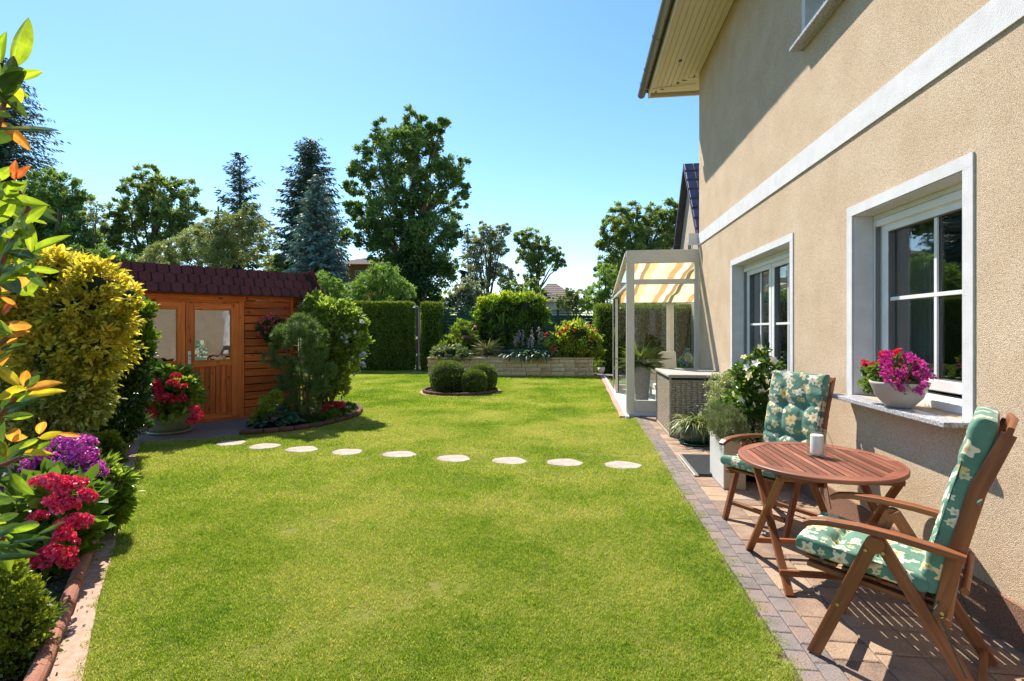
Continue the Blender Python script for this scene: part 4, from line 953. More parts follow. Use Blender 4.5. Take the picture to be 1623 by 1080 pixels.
# hanging basket on the shed wall
def shp(u, e, z): return Vector((-6.86+.668*u-.744*e*-1*-1, 6.91+.744*u+.668*e, z))
def shw_pt(u, out, z):      # out = metres in front of the shed wall
    return Vector((-6.86+math.cos(SH_ANG)*u+math.sin(SH_ANG)*out, 6.91+math.sin(SH_ANG)*u-math.cos(SH_ANG)*out, z))
hb = shw_pt(2.0, .17, 1.52)
t = thing('hanging_basket', 'dark half-round wall basket of pinkish red flowers on the shed planks', 'hanging basket', tuple(hb))
MB().lathe([(0, -.13), (.07, -.11), (.13, -.04), (.15, .05), (.14, .06)], tuple(hb), 20, ).ob('basket', plain('dark_coir', (.035, .022, .015), .9), t, smooth=True)
for a_ in (-.14, .14):
    q0 = shw_pt(2.0+a_, .15, 1.57); q1 = shw_pt(2.0, .03, 1.82); MB().tube([q0, q1], .004, 5).ob('chain', M['dark_gap'], t)
M['darkleaf'] = leafmat('dark_green_leaf', [(.03, .065, .015), (.055, .11, .025), (.10, .17, .04)], .3)
M['pinkred'] = leafmat('pink_red_petal', [(.60, .03, .08), (.80, .12, .2), (.85, .35, .4)], .3, tint=1)
foliage('foliage', t, [(*shw_pt(2.0, .17, 1.6), .17), (*shw_pt(1.9, .17, 1.53), .11), (*shw_pt(2.12, .15, 1.6), .14), (*shw_pt(2.0, .18, 1.44), .13)], 2600, 110, .045, .55, M['darkleaf'], out=.6, shape='round')
foliage('flowers', t, [(*shw_pt(1.99, .2, 1.66), .16), (*shw_pt(2.2, .18, 1.66), .10), (*shw_pt(1.86, .22, 1.56), .10)], 620, 40, .03, .85, M['pinkred'], out=.8, shape='round', inner=.85, spread=.14)

# ================================================================== stepping stones
stm = surf('pale_stepping_stone', [(.30, .24, .20), (.42, .34, .29), (.50, .42, .36)], 9, .9, .4, 130, 'obj', .15, speck=(200, .8))
spos = [(-4.71, 6.33), (-4.12, 6.20), (-3.54, 6.10), (-2.90, 6.05), (-2.2, 6.02), (-1.49, 5.92), (-.81, 5.90), (-.16, 5.90), (.50, 5.88)]
desc = ['first, shaded by the shed', 'second from the shed', 'third from the shed', 'fourth from the shed', 'middle one of the curved row', 'fourth from the patio', 'third from the patio', 'second from the patio', 'the last, nearest the patio']
for k, (x, y) in enumerate(spos):
    a0 = random.uniform(0, 6); pts = [(math.cos(a)*.20*(1+.07*math.sin(2*a+a0)+.04*math.sin(5*a+a0)), math.sin(a)*.165*(1+.08*math.cos(3*a+a0)+.03*math.sin(7*a))) for a in [2*math.pi*i/28 for i in range(28)]]
    o = MB().prism(pts, -.02, random.uniform(.008, .013)).ob('stepping_stone', stm, None, bevel=.006, loc=(x, y, 0), rot=(0, 0, random.uniform(-.1, .1)))
    tag(o, 'pale oval stone set in the lawn, '+desc[k], 'stepping stone', 'curved row of stepping stones')

# ================================================================== edging of the long left bed
t = thing('bed_edging', 'long rolled terracotta edging between the mulched bed and the sandy strip', 'edging', (-3.52, 3.27, 0))
Pk = [Vector((x, y, 0)) for x, y in KBND]; seg = MB()
def tube_piece(L, r, m, name):
    b = MB(); pr_ = [(-L/2+.004, r*.86), (-L/2+.02, r), (L/2-.02, r), (L/2-.004, r*.86)]
    b.tube([(x, 0, 0) for x, _ in pr_], [q for _, q in pr_], 12); b.box((0, 0, -r*1.3), (L-.01, r*1.2, r*2.0)); return b.mesh(name, m, False)
tp = tube_piece(.245, .036, M['terracotta'], 'edging_piece')
i = 0; acc = 0
for a, b_ in zip(Pk[:-1], Pk[1:]):
    L = (b_-a).length; n_ = max(1, round(L/.25)); ang = math.atan2(b_.y-a.y, b_.x-a.x)
    for k in range(n_):
        p = a.lerp(b_, (k+.5)/n_); link('edging_piece', tp, t, (p.x, p.y, .058+random.uniform(-.006, .006)), (random.uniform(-.04, .04), random.uniform(-.03, .03), ang+random.uniform(-.03, .03)), (L/n_/.25, 1, 1))
# curved edging of the bed beside the shed
t = thing('curved_edging', 'dark rounded edging curving round the flower bed beside the shed', 'edging', (-4.3, 7.18, 0))
dk = surf('dark_brown_edging', [(.09, .04, .03), (.16, .08, .055)], 16, .85, .4, 120, 'obj', .2, per_obj=.4)
tp2 = tube_piece(.22, .04, dk, 'edging_piece')
for a, b_ in zip(cb[0:9], cb[1:10]):
    a = Vector((*a, 0)); b_ = Vector((*b_, 0)); L = (b_-a).length; n_ = max(1, round(L/.22)); ang = math.atan2(b_.y-a.y, b_.x-a.x)
    for k in range(n_):
        p = a.lerp(b_, (k+.5)/n_); link('edging_piece', tp2, t, (p.x, p.y, .05), (0, 0, ang), (L/n_/.22, 1, 1))

# ================================================================== island bed with clipped box balls
BC = (-2.93, 12.35)
t = thing('island_bed', 'round mulched island bed with dark edging in the middle of the lawn', 'flower bed', (*BC, 0))
def circ(r, k=48, sx=1.0): return [(BC[0]+math.cos(2*math.pi*i/k)*r*sx, BC[1]+math.sin(2*math.pi*i/k)*r) for i in range(k)]
MB().prism(circ(1.03), .0, .012).ob('sand_ring', M['sandpath'], t); MB().prism(circ(.88), .0, .035).ob('mulch', M['soil'], t)
tp3 = tube_piece(.195, .038, dk, 'edging_piece')
for k in range(30):
    a = 2*math.pi*k/30; link('edging_piece', tp3, t, (BC[0]+.90*math.cos(a), BC[1]+.90*math.sin(a), .05), (0, 0, a+math.pi/2))
M['box'] = leafmat('box_leaf', [(.06, .11, .015), (.12, .18, .025), (.21, .27, .045)], .3, rough=.4)
def ball(name, label, c, r, sx=1.0, top=None, n=12000, group='clipped box balls'):
    t = thing(name, label, 'box ball', (c[0], c[1], 0), 0, group); z = c[2]
    b = MB(); b.lathe([(0.001, -r)]+[(r*.93*math.cos(a), r*.93*math.sin(a)) for a in [-1.4+2.8*i/14 for i in range(15)]]+[(0.001, r*.93)], (c[0], c[1], z), 24, sx=sx); b.ob('dark_core', M['corebush'], t, smooth=True)  # solid dark core added behind the leaves so nothing shows through
    d = rdir(n); d = d[d[:, 2] > -.85]; n = len(d)
    bump = 1+.018*np.sin(d[:, 0]*9+c[0])*np.cos(d[:, 1]*8)+.015*RNG.normal(size=n)
    # clipped shape: a slightly squared sphere
    e = (np.abs(d)**2.5).sum(1)**(-1/2.5)
    P = np.array([c[0], c[1], z])+d*(r*e*bump)[:, None]*np.array([sx, 1, 1])*.97
    link('leaves', leafmesh('leaves', P, d+rdir(n)*.9, .020+.012*RNG.random(n), .6, M['box'], None, flat=.2), t)
M['corebush'] = surf('core_shade', [(.012, .02, .006), (.03, .045, .012)], 30, 1, .5)  # dark colour of the solid cores, standing in for shade inside foliage
ball('box_ball', 'largest clipped box ball, on the left of the island bed', (-3.20, 12.15, .36), .43, 1.0)
ball('box_ball', 'smallest box ball in front, closest to us on the island bed', (-2.50, 12.0, .27), .31)
ball('box_ball', 'box ball half hidden behind the smallest one on the island bed', (-2.42, 12.55, .33), .37)
# ================================================================== raised planter of rough stone at the far end
pw = thing('stone_planter', 'long low raised planter walled in rough ochre stone blocks', 'planter', (-2.27, 16.7, 0), math.atan2(.49, 5.51))
stone = surf('ochre_split_stone', [(.40, .27, .15), (.64, .47, .28), (.76, .62, .42)], 8, .95, .9, 45, 'obj', .15, per_obj=.55, bdist=.03)
def rough_block(L, h, d=.2):
    b = MB(); nx, nz = 5, 3; V = {}
    for i in range(nx+1):
        for k in range(nz+1):
            e = i in (0, nx) or k in (0, nz)
            V[i, k] = len(b.v); b.v.append(Vector((-L/2+L*i/nx, -(0 if e else random.uniform(.01, .045)), -h/2+h*k/nz)))
    for i in range(nx):
        for k in range(nz): b.face([V[i, k], V[i+1, k], V[i+1, k+1], V[i, k+1]], [(0, 0)]*4)
    b.box((0, d/2+.001, 0), (L, d, h)); return b.mesh('stone_block', stone)
LOCAL = True
vs_ = [[rough_block(L, .135) for _ in range(3)] for L in (.36, .44, .52)]
Lw = 5.53
for row in range(4):
    x = -Lw/2+(.0 if row % 2 else -.0)
    first = True
    while x < Lw/2-.05:
        j = random.randrange(3); L = (.36, .44, .52)[j]
        if first and row % 2: j = 0; L = .36
        first = False
        sc = 1.0
        if x+L > Lw/2-.12: sc = (Lw/2-x)/L
        link('stone_block', random.choice(vs_[j]), pw, (x+L*sc/2, 0, .075+.141*row), None, (sc*.975, 1, 1)); x += L*sc
for sx_ in (-1, 1):
    for row in range(4):
        for k in range(4):
            link('stone_block', random.choice(vs_[1]), pw, (sx_*(Lw/2-.004), .25+.45*k, .075+.141*row), (0, 0, sx_*math.pi/2), (1, .9, 1))
x = -Lw/2-.03
while x < Lw/2:
    L = min(.5, Lw/2+.03-x); MB().box((x+L/2, .09, .60), (L-.008, .27, .05)).ob('cap_stone', stone, pw, bevel=.01); x += .5
MB().box((0, 1.05, .56), (Lw-.2, 1.7, .04)).ob('soil', M['soil'], pw)
MB().box((0, .02, .3), (Lw-.05, .02, .56)).ob('mortar_core', M['soil'], pw)
LOCAL = False
def wpt(px, py, d): return at(px, py, d)

# ================================================================== green slatted fence, hedges, shower post
fg = surf('dark_green_paint', [(.008, .055, .035), (.015, .085, .055)], 8, .5, .15, 40)
t = thing('green_fence', 'dark green slatted garden fence behind the raised planter', 'fence', (-2.4, 19.4, 0))
FA, FB = gp(697, 0+523+800*EYE/20, 0), gp(948, 523+800*EYE/20.2, 0)
FA = at(699, 523, 20); FB = at(945, 523, 20.3)
n_ = 4
for k in range(n_+1):
    p = FA.lerp(FB, k/n_); MB().box((p.x, p.y, 1.19), (.09, .09, 2.38)).ob('post', fg, t, bevel=.005)
ang = math.atan2(FB.y-FA.y, FB.x-FA.x); Rz = Matrix.Rotation(ang, 3, 'Z')
for k in range(n_):
    a, b_ = FA.lerp(FB, k/n_), FA.lerp(FB, (k+1)/n_); c = (a+b_)/2; L = (b_-a).length-.08
    for j in range(16):
        z = .15+.128*j; MB().box((c.x, c.y, z), (L, .02, .124), Rz).ob('slat', fg, t)
    for j in range(3): MB().box((c.x, c.y, 2.22+.065*j-.02*math.cos(0)), (L, .03, .035), Rz).ob('top_rail', fg, t)
tm_ = thing('privacy_screen', 'low green board screen seen beside the hedge end', 'fence', (-5.6, 19.6, 0)) if False else None

M['thuja'] = leafmat('thuja_spray', [(.055, .13, .02), (.14, .23, .04), (.24, .33, .07)], .35, rough=.6)
M['thujatop'] = leafmat('thuja_new_growth', [(.09, .15, .02), (.16, .22, .03), (.24, .28, .05)], .35, rough=.6)
def hedge(name, label, p0, p1, depth, H, n, mat, mtop, size=.085, group=None, asp=.4, core=True):
    p0, p1 = Vector(p0), Vector(p1); d = (p1-p0); L = d.length; d.normalize(); nrm = Vector((-d.y, d.x, 0))
    t = thing(name, label, 'hedge', ((p0+p1)/2)[:], 0, group)
    c = (p0+p1)/2+nrm*depth/2
    if core: MB().box((c.x, c.y, H/2-.06), (L-.22, depth-.22, H-.12), Matrix.Rotation(math.atan2(d.y, d.x), 3, 'Z')).ob('dark_core', M['corebush'], t)  # opaque dark box added inside, so the hedge is not see-through
    areas = np.array([L*H, L*depth, depth*H, depth*H]); w = areas/areas.sum(); cn = (w*n).astype(int)
    Ps, As = [], []; dd = np.array(d); nn = np.array(nrm); p00 = np.array(p0)
    def add(P, A): Ps.append(P); As.append(A)
    for f_, k in enumerate(cn):
        u, v = RNG.random(k), RNG.random(k); q = np.abs(RNG.normal(size=k))*.05
        wav = .035*np.sin(u*L*3.1+f_)*np.cos(v*7)+.02*np.sin(u*L*9)
        if f_ == 0: P = p00+dd*(u*L)[:, None]-nn*(wav-q+.0)[:, None]+np.array([0, 0, 1])*(v*H)[:, None]; A = -nn+np.array([0, 0, .9])
        elif f_ == 1: P = p00+dd*(u*L)[:, None]+nn*(v*depth)[:, None]+np.array([0, 0, 1])*(H+wav*.5-q)[:, None]; A = np.array([0, 0, 1.2])
        elif f_ == 2: P = p00-dd*(wav*.5-q)[:, None]+nn*(u*depth)[:, None]+np.array([0, 0, 1])*(v*H)[:, None]; A = -dd+np.array([0, 0, .9])
        else: P = p00+dd*(L+wav*.5-q)[:, None]+nn*(u*depth)[:, None]+np.array([0, 0, 1])*(v*H)[:, None]; A = dd+np.array([0, 0, .9])
        add(P, A+rdir(k)*.9)
    P = np.concatenate(Ps); A = np.concatenate(As); topm = P[:, 2] > H-.10+.05*RNG.normal(size=len(P))
    lo, hi = ~topm, topm
    link('foliage', leafmesh('foliage', P[lo], A[lo], size*(.6+.8*RNG.random(lo.sum())), asp, mat), t)
    link('new_growth', leafmesh('new_growth', P[hi], A[hi], size*(.6+.8*RNG.random(hi.sum())), asp, mtop), t)
    return t
a0, a1 = at(545, 523, 19.3), at(648, 523, 19.1)
hedge('thuja_hedge', 'long tall clipped conifer hedge at the back left of the lawn', (a0.x-1.5, a0.y-.2, 0), (a1.x, a1.y, 0), .9, 2.58, 42000, M['thuja'], M['thujatop'])
a0, a1 = at(668, 523, 18.9), at(697, 523, 18.9)
hedge('thuja_hedge', 'short block of conifer hedge to the right of the dark shower post', (a0.x, a0.y, 0), (a1.x, a1.y, 0), .9, 2.55, 12000, M['thuja'], M['thujatop'])
a0, a1 = at(946, 523, 18.2), at(975, 523, 18.2)
hedge('thuja_hedge', 'conifer hedge corner between the planter and the conservatory', (a0.x, a0.y, 0), (a1.x+4.5, a1.y+.4, 0), .9, 2.45, 22000, M['thuja'], M['thujatop'])
t = thing('garden_shower', 'slim dark shower post standing in front of the hedge', 'garden shower', (-5.93, 18.2, 0))
sp = at(661.5, 523, 18.75)
MB().box((sp.x, sp.y, 1.21), (.10, .07, 2.42)).ob('post', plain('anthracite_post', (.018, .018, .022), .4), t, bevel=.01)
MB().box((sp.x+.065, sp.y, 1.2), (.03, .05, 2.38)).ob('edge_profile', metalmat('grey_steel', (.25, .25, .27), .4), t)
MB().tube([(sp.x-.02, sp.y, 2.38), (sp.x-.04, sp.y-.12, 2.42), (sp.x-.06, sp.y-.22, 2.38)], .015, 8).ob('shower_arm', alu, t)
MB().lathe([(0, .02), (.07, .01), (.075, 0), (0, -.005)], (sp.x-.06, sp.y-.22, 2.36), 14).ob('shower_head', alu, t)
MB().box((sp.x-.0, sp.y-.05, 1.25), (.07, .05, .10)).ob('tap', alu, t, bevel=.01); MB().box((sp.x, sp.y-.05, .62), (.04, .04, .1)).ob('tap', alu, t, bevel=.01)
# small pot beside the planter
q = at(953, 592, 17.8)
t = thing('small_white_pot', 'small white flower pot on the paving right of the planter', 'flower pot', (q.x, q.y, .014))
MB().lathe([(0, 0), (.09, 0), (.13, .2), (.12, .2), (.10, .17), (0, .17)], (q.x, q.y, .014), 16).ob('pot', M['pvc'], t, smooth=True)
foliage('foliage', t, [(q.x, q.y, .33, .14)], 300, 20, .05, .4, M['bedleaf'])

# ================================================================== plants in the raised planter
def shrub(name, label, cat, lobes_px, d, n, clumps, size, asp, mat, group=None, sticks=0, base=None, extra=(), core=0, **k):
    L = pxlobes(lobes_px, d, k.pop('jit', .5)); cx = sum(l_[0] for l_ in L)/len(L); cy = sum(l_[1] for l_ in L)/len(L)
    gz = k.pop('gz', 0.0); b0 = base or (cx, cy)
    t = thing(name, label, cat, (b0[0], b0[1], gz), 0, group)
    foliage('foliage', t, L, n, clumps, size, asp, mat, **k)
    if sticks:
        b = MB()
        for i in range(sticks):
            l_ = L[i % len(L)]; e_ = Vector((l_[0]+random.uniform(-.4, .4)*l_[3], l_[1]+random.uniform(-.4, .4)*l_[3], l_[2]+random.uniform(-.2, .4)*l_[3]))
            s_ = Vector((b0[0]+random.uniform(-.08, .08), b0[1]+random.uniform(-.08, .08), gz)); m_ = s_.lerp(e_, .5)+Vector((0, 0, .05*(e_-s_).length))
            r0 = .012+.004*(e_-s_).length; b.tube([s_, m_, e_], [r0, r0*.7, r0*.25], 5)
        b.ob('stems', M['stick'], t, smooth=True)
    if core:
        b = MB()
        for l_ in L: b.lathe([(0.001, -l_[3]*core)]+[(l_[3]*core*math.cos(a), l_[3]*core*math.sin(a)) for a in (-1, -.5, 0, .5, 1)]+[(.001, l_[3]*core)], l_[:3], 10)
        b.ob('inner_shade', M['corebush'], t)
    for nm, lp, n2, c2, s2, a2, m2, kk in extra:
        foliage(nm, t, pxlobes(lp, d-kk.pop('near', 0), .2), n2, c2, s2, a2, m2, **kk)
    return t
M['rhodo'] = leafmat('rhododendron_leaf', [(.07, .14, .025), (.19, .28, .04), (.36, .43, .08)], .42)
M['lime'] = leafmat('lime_green_leaf', [(.10, .17, .015), (.25, .32, .025), (.42, .45, .05)], .5, gain=1.35)
M['deepgreen'] = leafmat('deep_green_leaf', [(.035, .085, .012), (.08, .15, .022), (.15, .23, .035)], .4, gain=1.3)
M['pinkpetal'] = leafmat('pink_petal', [(.50, .10, .25), (.60, .2, .36)], .3, tint=1)
M['varieg'] = leafmat('white_edged_leaf', [(.06, .12, .03), (.12, .18, .06), (.55, .56, .42)], .3)
shrub('flowering_shrub', 'loose shrub with pink blooms at the left of the raised planter', 'shrub', [(715, 548, 17), (735, 530, 17), (752, 520, 10), (722, 528, 9), (745, 548, 14)], 17.9, 2400, 90, .13, .35, M['rhodo'], gz=.58, core=.5, out=.7, up=.4, sticks=5,
      extra=[('pink_blooms', [(708, 537, 4), (744, 533, 4), (738, 537, 3), (751, 519, 3), (730, 533, 3)], 190, 9, .07, .8, M['pinkpetal'], dict(near=.3, out=.9, inner=.2))])
shrub('variegated_groundcover', 'low white and green variegated shrub spilling over the planter edge', 'shrub', [(698, 562, 14), (715, 558, 16), (735, 563, 12), (710, 568, 10)], 17.0, 1900, 90, .09, .45, M['varieg'], gz=.58, core=.5, out=.7)
p = at(771, 567, 17.2)
t = thing('cordyline', 'small spiky palm-like plant on a short stem in the planter', 'spiky plant', (p.x, p.y, .58))
MB().tube([(p.x, p.y, .55), (p.x+.01, p.y, .85)], [.05, .035], 8).ob('stem', M['bark'], t)
M['spiky'] = leafmat('grey_green_blade', [(.16, .18, .08), (.30, .30, .14), (.42, .38, .2)], .25)
n_ = 90; a = RNG.random(n_)*6.28; e = -.35+RNG.random(n_)*1.3; A = np.stack([np.cos(a)*np.cos(e), np.sin(a)*np.cos(e), np.sin(e)], 1)
link('blades', leafmesh('blades', np.tile([p.x, p.y, .88], (n_, 1)), A, .45+.25*RNG.random(n_), .07, M['spiky'], None, 'round', curl=.15), t)
shrub('clipped_laurel', 'square clipped laurel block with lime-yellow tips in the planter centre', 'shrub', [(775, 500, 22), (790, 490, 20), (812, 488, 20), (835, 488, 20), (852, 494, 18), (772, 525, 20), (795, 525, 24), (825, 525, 24), (850, 525, 20), (812, 508, 24), (778, 487, 14), (850, 482, 12)], 18.3, 11000, 420, .12, .42, M['deepgreen'], gz=.58, core=.75, inner=.75, sticks=6, out=.7, up=.6, jit=.25,
      extra=[('yellow_tips', [(768, 482, 11), (785, 477, 11), (803, 476, 11), (822, 475, 11), (840, 474, 11), (857, 480, 9), (765, 498, 10), (860, 496, 9), (812, 484, 12), (790, 488, 12), (840, 486, 12)], 6000, 300, .11, .4, M['lime'], dict(out=.6, up=.9, inner=.4))])
M['hosta'] = leafmat('blue_green_hosta', [(.06, .13, .08), (.12, .20, .12), (.30, .36, .24)], .25)
p = at(835, 562, 17.0)
t = thing('hosta_clump', 'blue-green hosta with lilac flower spikes hanging over the planter wall', 'hosta', (p.x, p.y, .58))
arching('leaves', t, (p.x-.25, p.y, .66), 330, .5, .16, M['hosta'], el=(.1, 1.2), droop=1.7, spread=.2); arching('leaves', t, (p.x+.35, p.y, .66), 330, .5, .16, M['hosta'], el=(.1, 1.2), droop=1.7, spread=.2)
M['lilac'] = leafmat('lilac_petal', [(.35, .28, .42), (.50, .42, .56)], .3, tint=1)
b = MB(); LP = []
for k in range(15):
    x = p.x+random.uniform(-.55, .7); y = p.y+random.uniform(-.1, .3); z = random.uniform(1.25, 1.62); b.tube([(x, y, .7), (x+.03, y, z)], .006, 4)
    for j in range(9): LP.append((x+.03+random.uniform(-.03, .03), y+random.uniform(-.03, .03), z-.035*j))
b.ob('flower_stalk', M['greenstem'], t)
LP = np.repeat(np.array(LP), 4, 0); link('flower_spikes', leafmesh('flower_spikes', LP, rdir(len(LP))+np.array([0, 0, -.4]), .06, .5, M['lilac']), t)
M['hydl'] = leafmat('yellow_green_leaf', [(.09, .15, .02), (.22, .28, .035), (.36, .38, .08)], .45, gain=1.3)
shrub('hydrangea_bush', 'rounded yellow-green bush dotted with red blooms at the planter right end', 'shrub', [(895, 545, 24), (915, 535, 24), (930, 548, 22), (910, 553, 24), (885, 555, 16), (945, 560, 10), (905, 524, 13)], 17.3, 6500, 300, .10, .6, M['hydl'], gz=.58, core=.75, inner=.75, jit=.2, shape='round',
      extra=[('red_blooms', [(877, 553, 3.5), (868, 537, 3), (866, 528, 2.5), (907, 540, 3.5), (886, 529, 3), (900, 519, 3.5), (921, 517, 3.5), (931, 516, 3), (937, 535, 3), (938, 548, 3), (924, 555, 3), (912, 526, 2.5), (919, 522, 2.5), (893, 522, 3), (928, 524, 2.5), (942, 527, 2.5)], 900, 30, .05, .8, M['redpetal'], dict(near=.45, out=.9, inner=.3))])

# ================================================================== bed beside the shed
M['pineneedle'] = leafmat('pine_needle', [(.06, .12, .035), (.12, .20, .06), (.20, .29, .10)], .28, rough=.6)
shrub('dwarf_pine', 'dwarf pine with layered needle pads in the bed beside the shed', 'pine tree', [(478, 515, 17), (502, 530, 13), (452, 528, 13), (474, 545, 17), (500, 558, 15), (430, 572, 12), (455, 580, 14), (488, 585, 16), (448, 610, 14), (478, 618, 16), (508, 612, 12), (462, 642, 11), (492, 648, 11), (522, 590, 10), (438, 545, 9), (465, 600, 10)], 8.3, 24000, 420, .085, .085, M['pineneedle'], base=tuple(at(478, 660, 8.35))[:2], sticks=9, inner=.55, spread=.17, out=.75, up=.6, zs=.8, stray=.3)
M['hibis'] = leafmat('light_green_leaf', [(.09, .17, .03), (.20, .29, .05), (.38, .46, .12)], .45)
M['paleblue'] = leafmat('pale_blue_petal', [(.40, .42, .62), (.70, .70, .78)], .3, tint=1)
shrub('hibiscus_shrub', 'broad leafy shrub with pale blue blooms leaning over the curved bed', 'shrub', [(505, 495, 24), (530, 500, 26), (552, 515, 24), (560, 545, 22), (530, 535, 32), (510, 560, 28), (545, 575, 22), (520, 600, 24), (535, 615, 16), (500, 480, 14), (570, 530, 10), (500, 620, 18)], 9.2, 15000, 560, .085, .5, M['hibis'], base=tuple(at(515, 665, 9.0))[:2], sticks=12, core=.3, inner=.5, shape='round', curl=.1,
      extra=[('pale_blooms', [(545, 535, 4), (576, 565, 4), (556, 570, 4), (565, 530, 3), (553, 545, 3), (575, 580, 4), (563, 593, 3), (572, 512, 3)], 170, 20, .045, .8, M['paleblue'], dict(near=.4, inner=.2))])
def big_leaf_clump(name, label, cat, c, n, size, mat, spread, lift=.3, asp=.75):
    t = thing(name, label, cat, (c[0], c[1], 0)); a = RNG.random(n)*6.283; rr = spread*np.sqrt(RNG.random(n)); e = .1+.8*(1-rr/spread)+.3*RNG.random(n)
    P = np.stack([c[0]+np.cos(a)*rr, c[1]+np.sin(a)*rr, .05+lift*(1-(rr/spread)**1.6)], 1); A = np.stack([np.cos(a)*np.cos(e), np.sin(a)*np.cos(e), np.sin(e)*.6], 1)
    link('leaves', leafmesh('leaves', P, A, size*(.7+.6*RNG.random(n)), asp, mat, None, 'round', flat=.8, curl=.25, fold=.2), t); return t
M['heuch'] = leafmat('blue_green_leaf', [(.06, .17, .11), (.12, .28, .18), (.22, .40, .25)], .3)
c = gp(440, 674); big_leaf_clump('hosta_clump', 'hosta with broad blue-green leaves at the corner of the shed bed', 'hosta', (c.x, c.y), 190, .14, M['heuch'], .34, .2)
c = gp(475, 668); big_leaf_clump('hosta_clump', 'smaller blue-green hosta under the dwarf pine', 'hosta', (c.x, c.y), 110, .10, M['heuch'], .22, .17)
shrub('spirea', 'small yellowish twiggy shrub against the shed planks', 'shrub', [(425, 640, 14), (412, 655, 10), (435, 628, 10), (405, 666, 7)], 8.0, 3200, 110, .035, .5, M['hydl'], base=tuple(gp(425, 672))[:2], inner=.2, sticks=4)
shrub('heather_clump', 'low dark trailing plant filling the middle of the curved bed', 'shrub', [(500, 662, 11), (515, 664, 10), (485, 664, 9), (530, 660, 10)], 8.4, 3600, 120, .03, .3, M['deepgreen'], inner=.2)
shrub('red_begonias', 'red bedding flowers at the tip of the curved bed', 'flowers', [(520, 654, 9), (540, 650, 9), (555, 646, 8)], 8.7, 1700, 60, .045, .7, M['bedleaf'], shape='round', inner=.2,
      extra=[('red_blooms', [(508, 648, 4), (520, 645, 5), (530, 646, 5), (536, 643, 4), (545, 638, 4), (515, 650, 4)], 420, 26, .035, .8, M['redpetal'], dict(near=.15, inner=.1))])

# potted hydrangea in front of the shed door -------------------
hp = gp(262, 690); HX, HY = hp.x-.05, hp.y+.15
t = thing('potted_hydrangea', 'crimson hydrangea in a large green glazed pot by the shed door', 'potted plant', (HX, HY, .012))
gl2 = glazed('olive_green_glaze', (.15, .17, .105), (.24, .25, .16))
MB().lathe([(0, 0), (.22, 0), (.275, .07), (.30, .18), (.29, .28), (.305, .31), (.28, .32), (.26, .28), (0, .27)], (HX, HY, .045), 32).ob('pot', gl2, t, smooth=True)
MB().lathe([(0, 0), (.26, 0), (.30, .035), (.28, .045), (0, .02)], (HX, HY, .012), 32).ob('saucer', gl2, t, smooth=True)
LP = pxlobes([(262, 615, 30), (235, 625, 24), (292, 620, 24), (265, 638, 22), (300, 638, 16), (250, 598, 18), (285, 600, 18)], 7.25, .3)
foliage('foliage', t, LP, 3000, 170, .105, .65, M['rhodo'], out=.7, shape='round', inner=.6, flat=.5, curl=.2)
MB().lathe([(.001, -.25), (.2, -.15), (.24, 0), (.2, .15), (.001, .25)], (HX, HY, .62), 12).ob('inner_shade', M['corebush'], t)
M['crimson'] = leafmat('crimson_petal', [(.45, .008, .05), (.66, .02, .09), (.78, .09, .2)], .3, tint=1)
def bloom_mesh(name, mat, r, n, ps=.03, sq=.75):
    d = rdir(n); d[:, 2] = np.abs(d[:, 2])*1.15-.25; d = unit(d); P = d*r*np.array([1, 1, sq])*(.85+.2*RNG.random((n, 1)))
    A = unit(np.cross(d, rdir(n)))+d*.35; V = leafverts(P, A, ps*(.8+.4*RNG.random(n)), .95, shape='round', fold=.2)
    return quads_mesh(name, V, 6, [(0, 1, 2, 3), (0, 3, 4, 5)], RNG.random(n), mat, [(0, 0), (1, .3), (1, .66), (0, 1), (1, .66), (1, .3)])
bm = [bloom_mesh('flower_head', M['crimson'], .075, 150) for _ in range(3)]
def blooms(parent, pts, d, meshes, base_r):
    for px, py, r in pts:
        p = at(px, py, d+random.uniform(-.05, .05)); s_ = r/800*d/base_r
        link('flower_head', random.choice(meshes), parent, p, (random.uniform(-.5, .8), random.uniform(-.4, .4), random.uniform(0, 6)), (s_, s_, s_))
blooms(t, [(230, 613, 11), (244, 609, 9), (248, 622, 10), (252, 630, 9), (265, 633, 10), (274, 609, 8), (288, 632, 7), (291, 613, 5), (279, 597, 7), (238, 655, 9), (309, 650, 8), (313, 660, 8), (305, 668, 8), (222, 650, 9), (217, 660, 7), (247, 617, 9)], 6.95, bm, .075)
# ================================================================== left border shrubs
M['elaeag'] = leafmat('yellow_variegated_leaf', [(.13, .19, .03), (.42, .38, .05), (.66, .54, .07), (.80, .68, .19)], .45, spec=.35)
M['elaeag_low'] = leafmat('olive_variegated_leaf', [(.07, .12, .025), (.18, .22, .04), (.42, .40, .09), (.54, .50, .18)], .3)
yb = shrub('variegated_elaeagnus', 'large golden yellow variegated shrub filling the left border', 'shrub', [(100, 440, 42), (60, 440, 45), (150, 460, 42), (120, 500, 50), (60, 510, 60), (170, 500, 36), (90, 560, 55), (150, 550, 40), (205, 470, 18), (15, 480, 50), (195, 505, 15)], 5.0, 24000, 700, .058, .5, M['elaeag'], base=(-5.2, 4.4), sticks=10, core=.55, inner=.6, out=.75, shape='round', curl=.2, flat=.45, stray=.3,
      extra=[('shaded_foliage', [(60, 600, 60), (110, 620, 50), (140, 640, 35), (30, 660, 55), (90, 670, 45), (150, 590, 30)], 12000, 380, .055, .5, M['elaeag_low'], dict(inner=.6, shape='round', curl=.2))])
M['privet'] = leafmat('fresh_green_leaf', [(.05, .11, .015), (.14, .24, .03), (.30, .40, .05)], .42, spec=.5)
M['hollyd'] = leafmat('glossy_dark_leaf', [(.02, .055, .018), (.045, .095, .028), (.09, .16, .045)], .25, rough=.25, spec=.6)
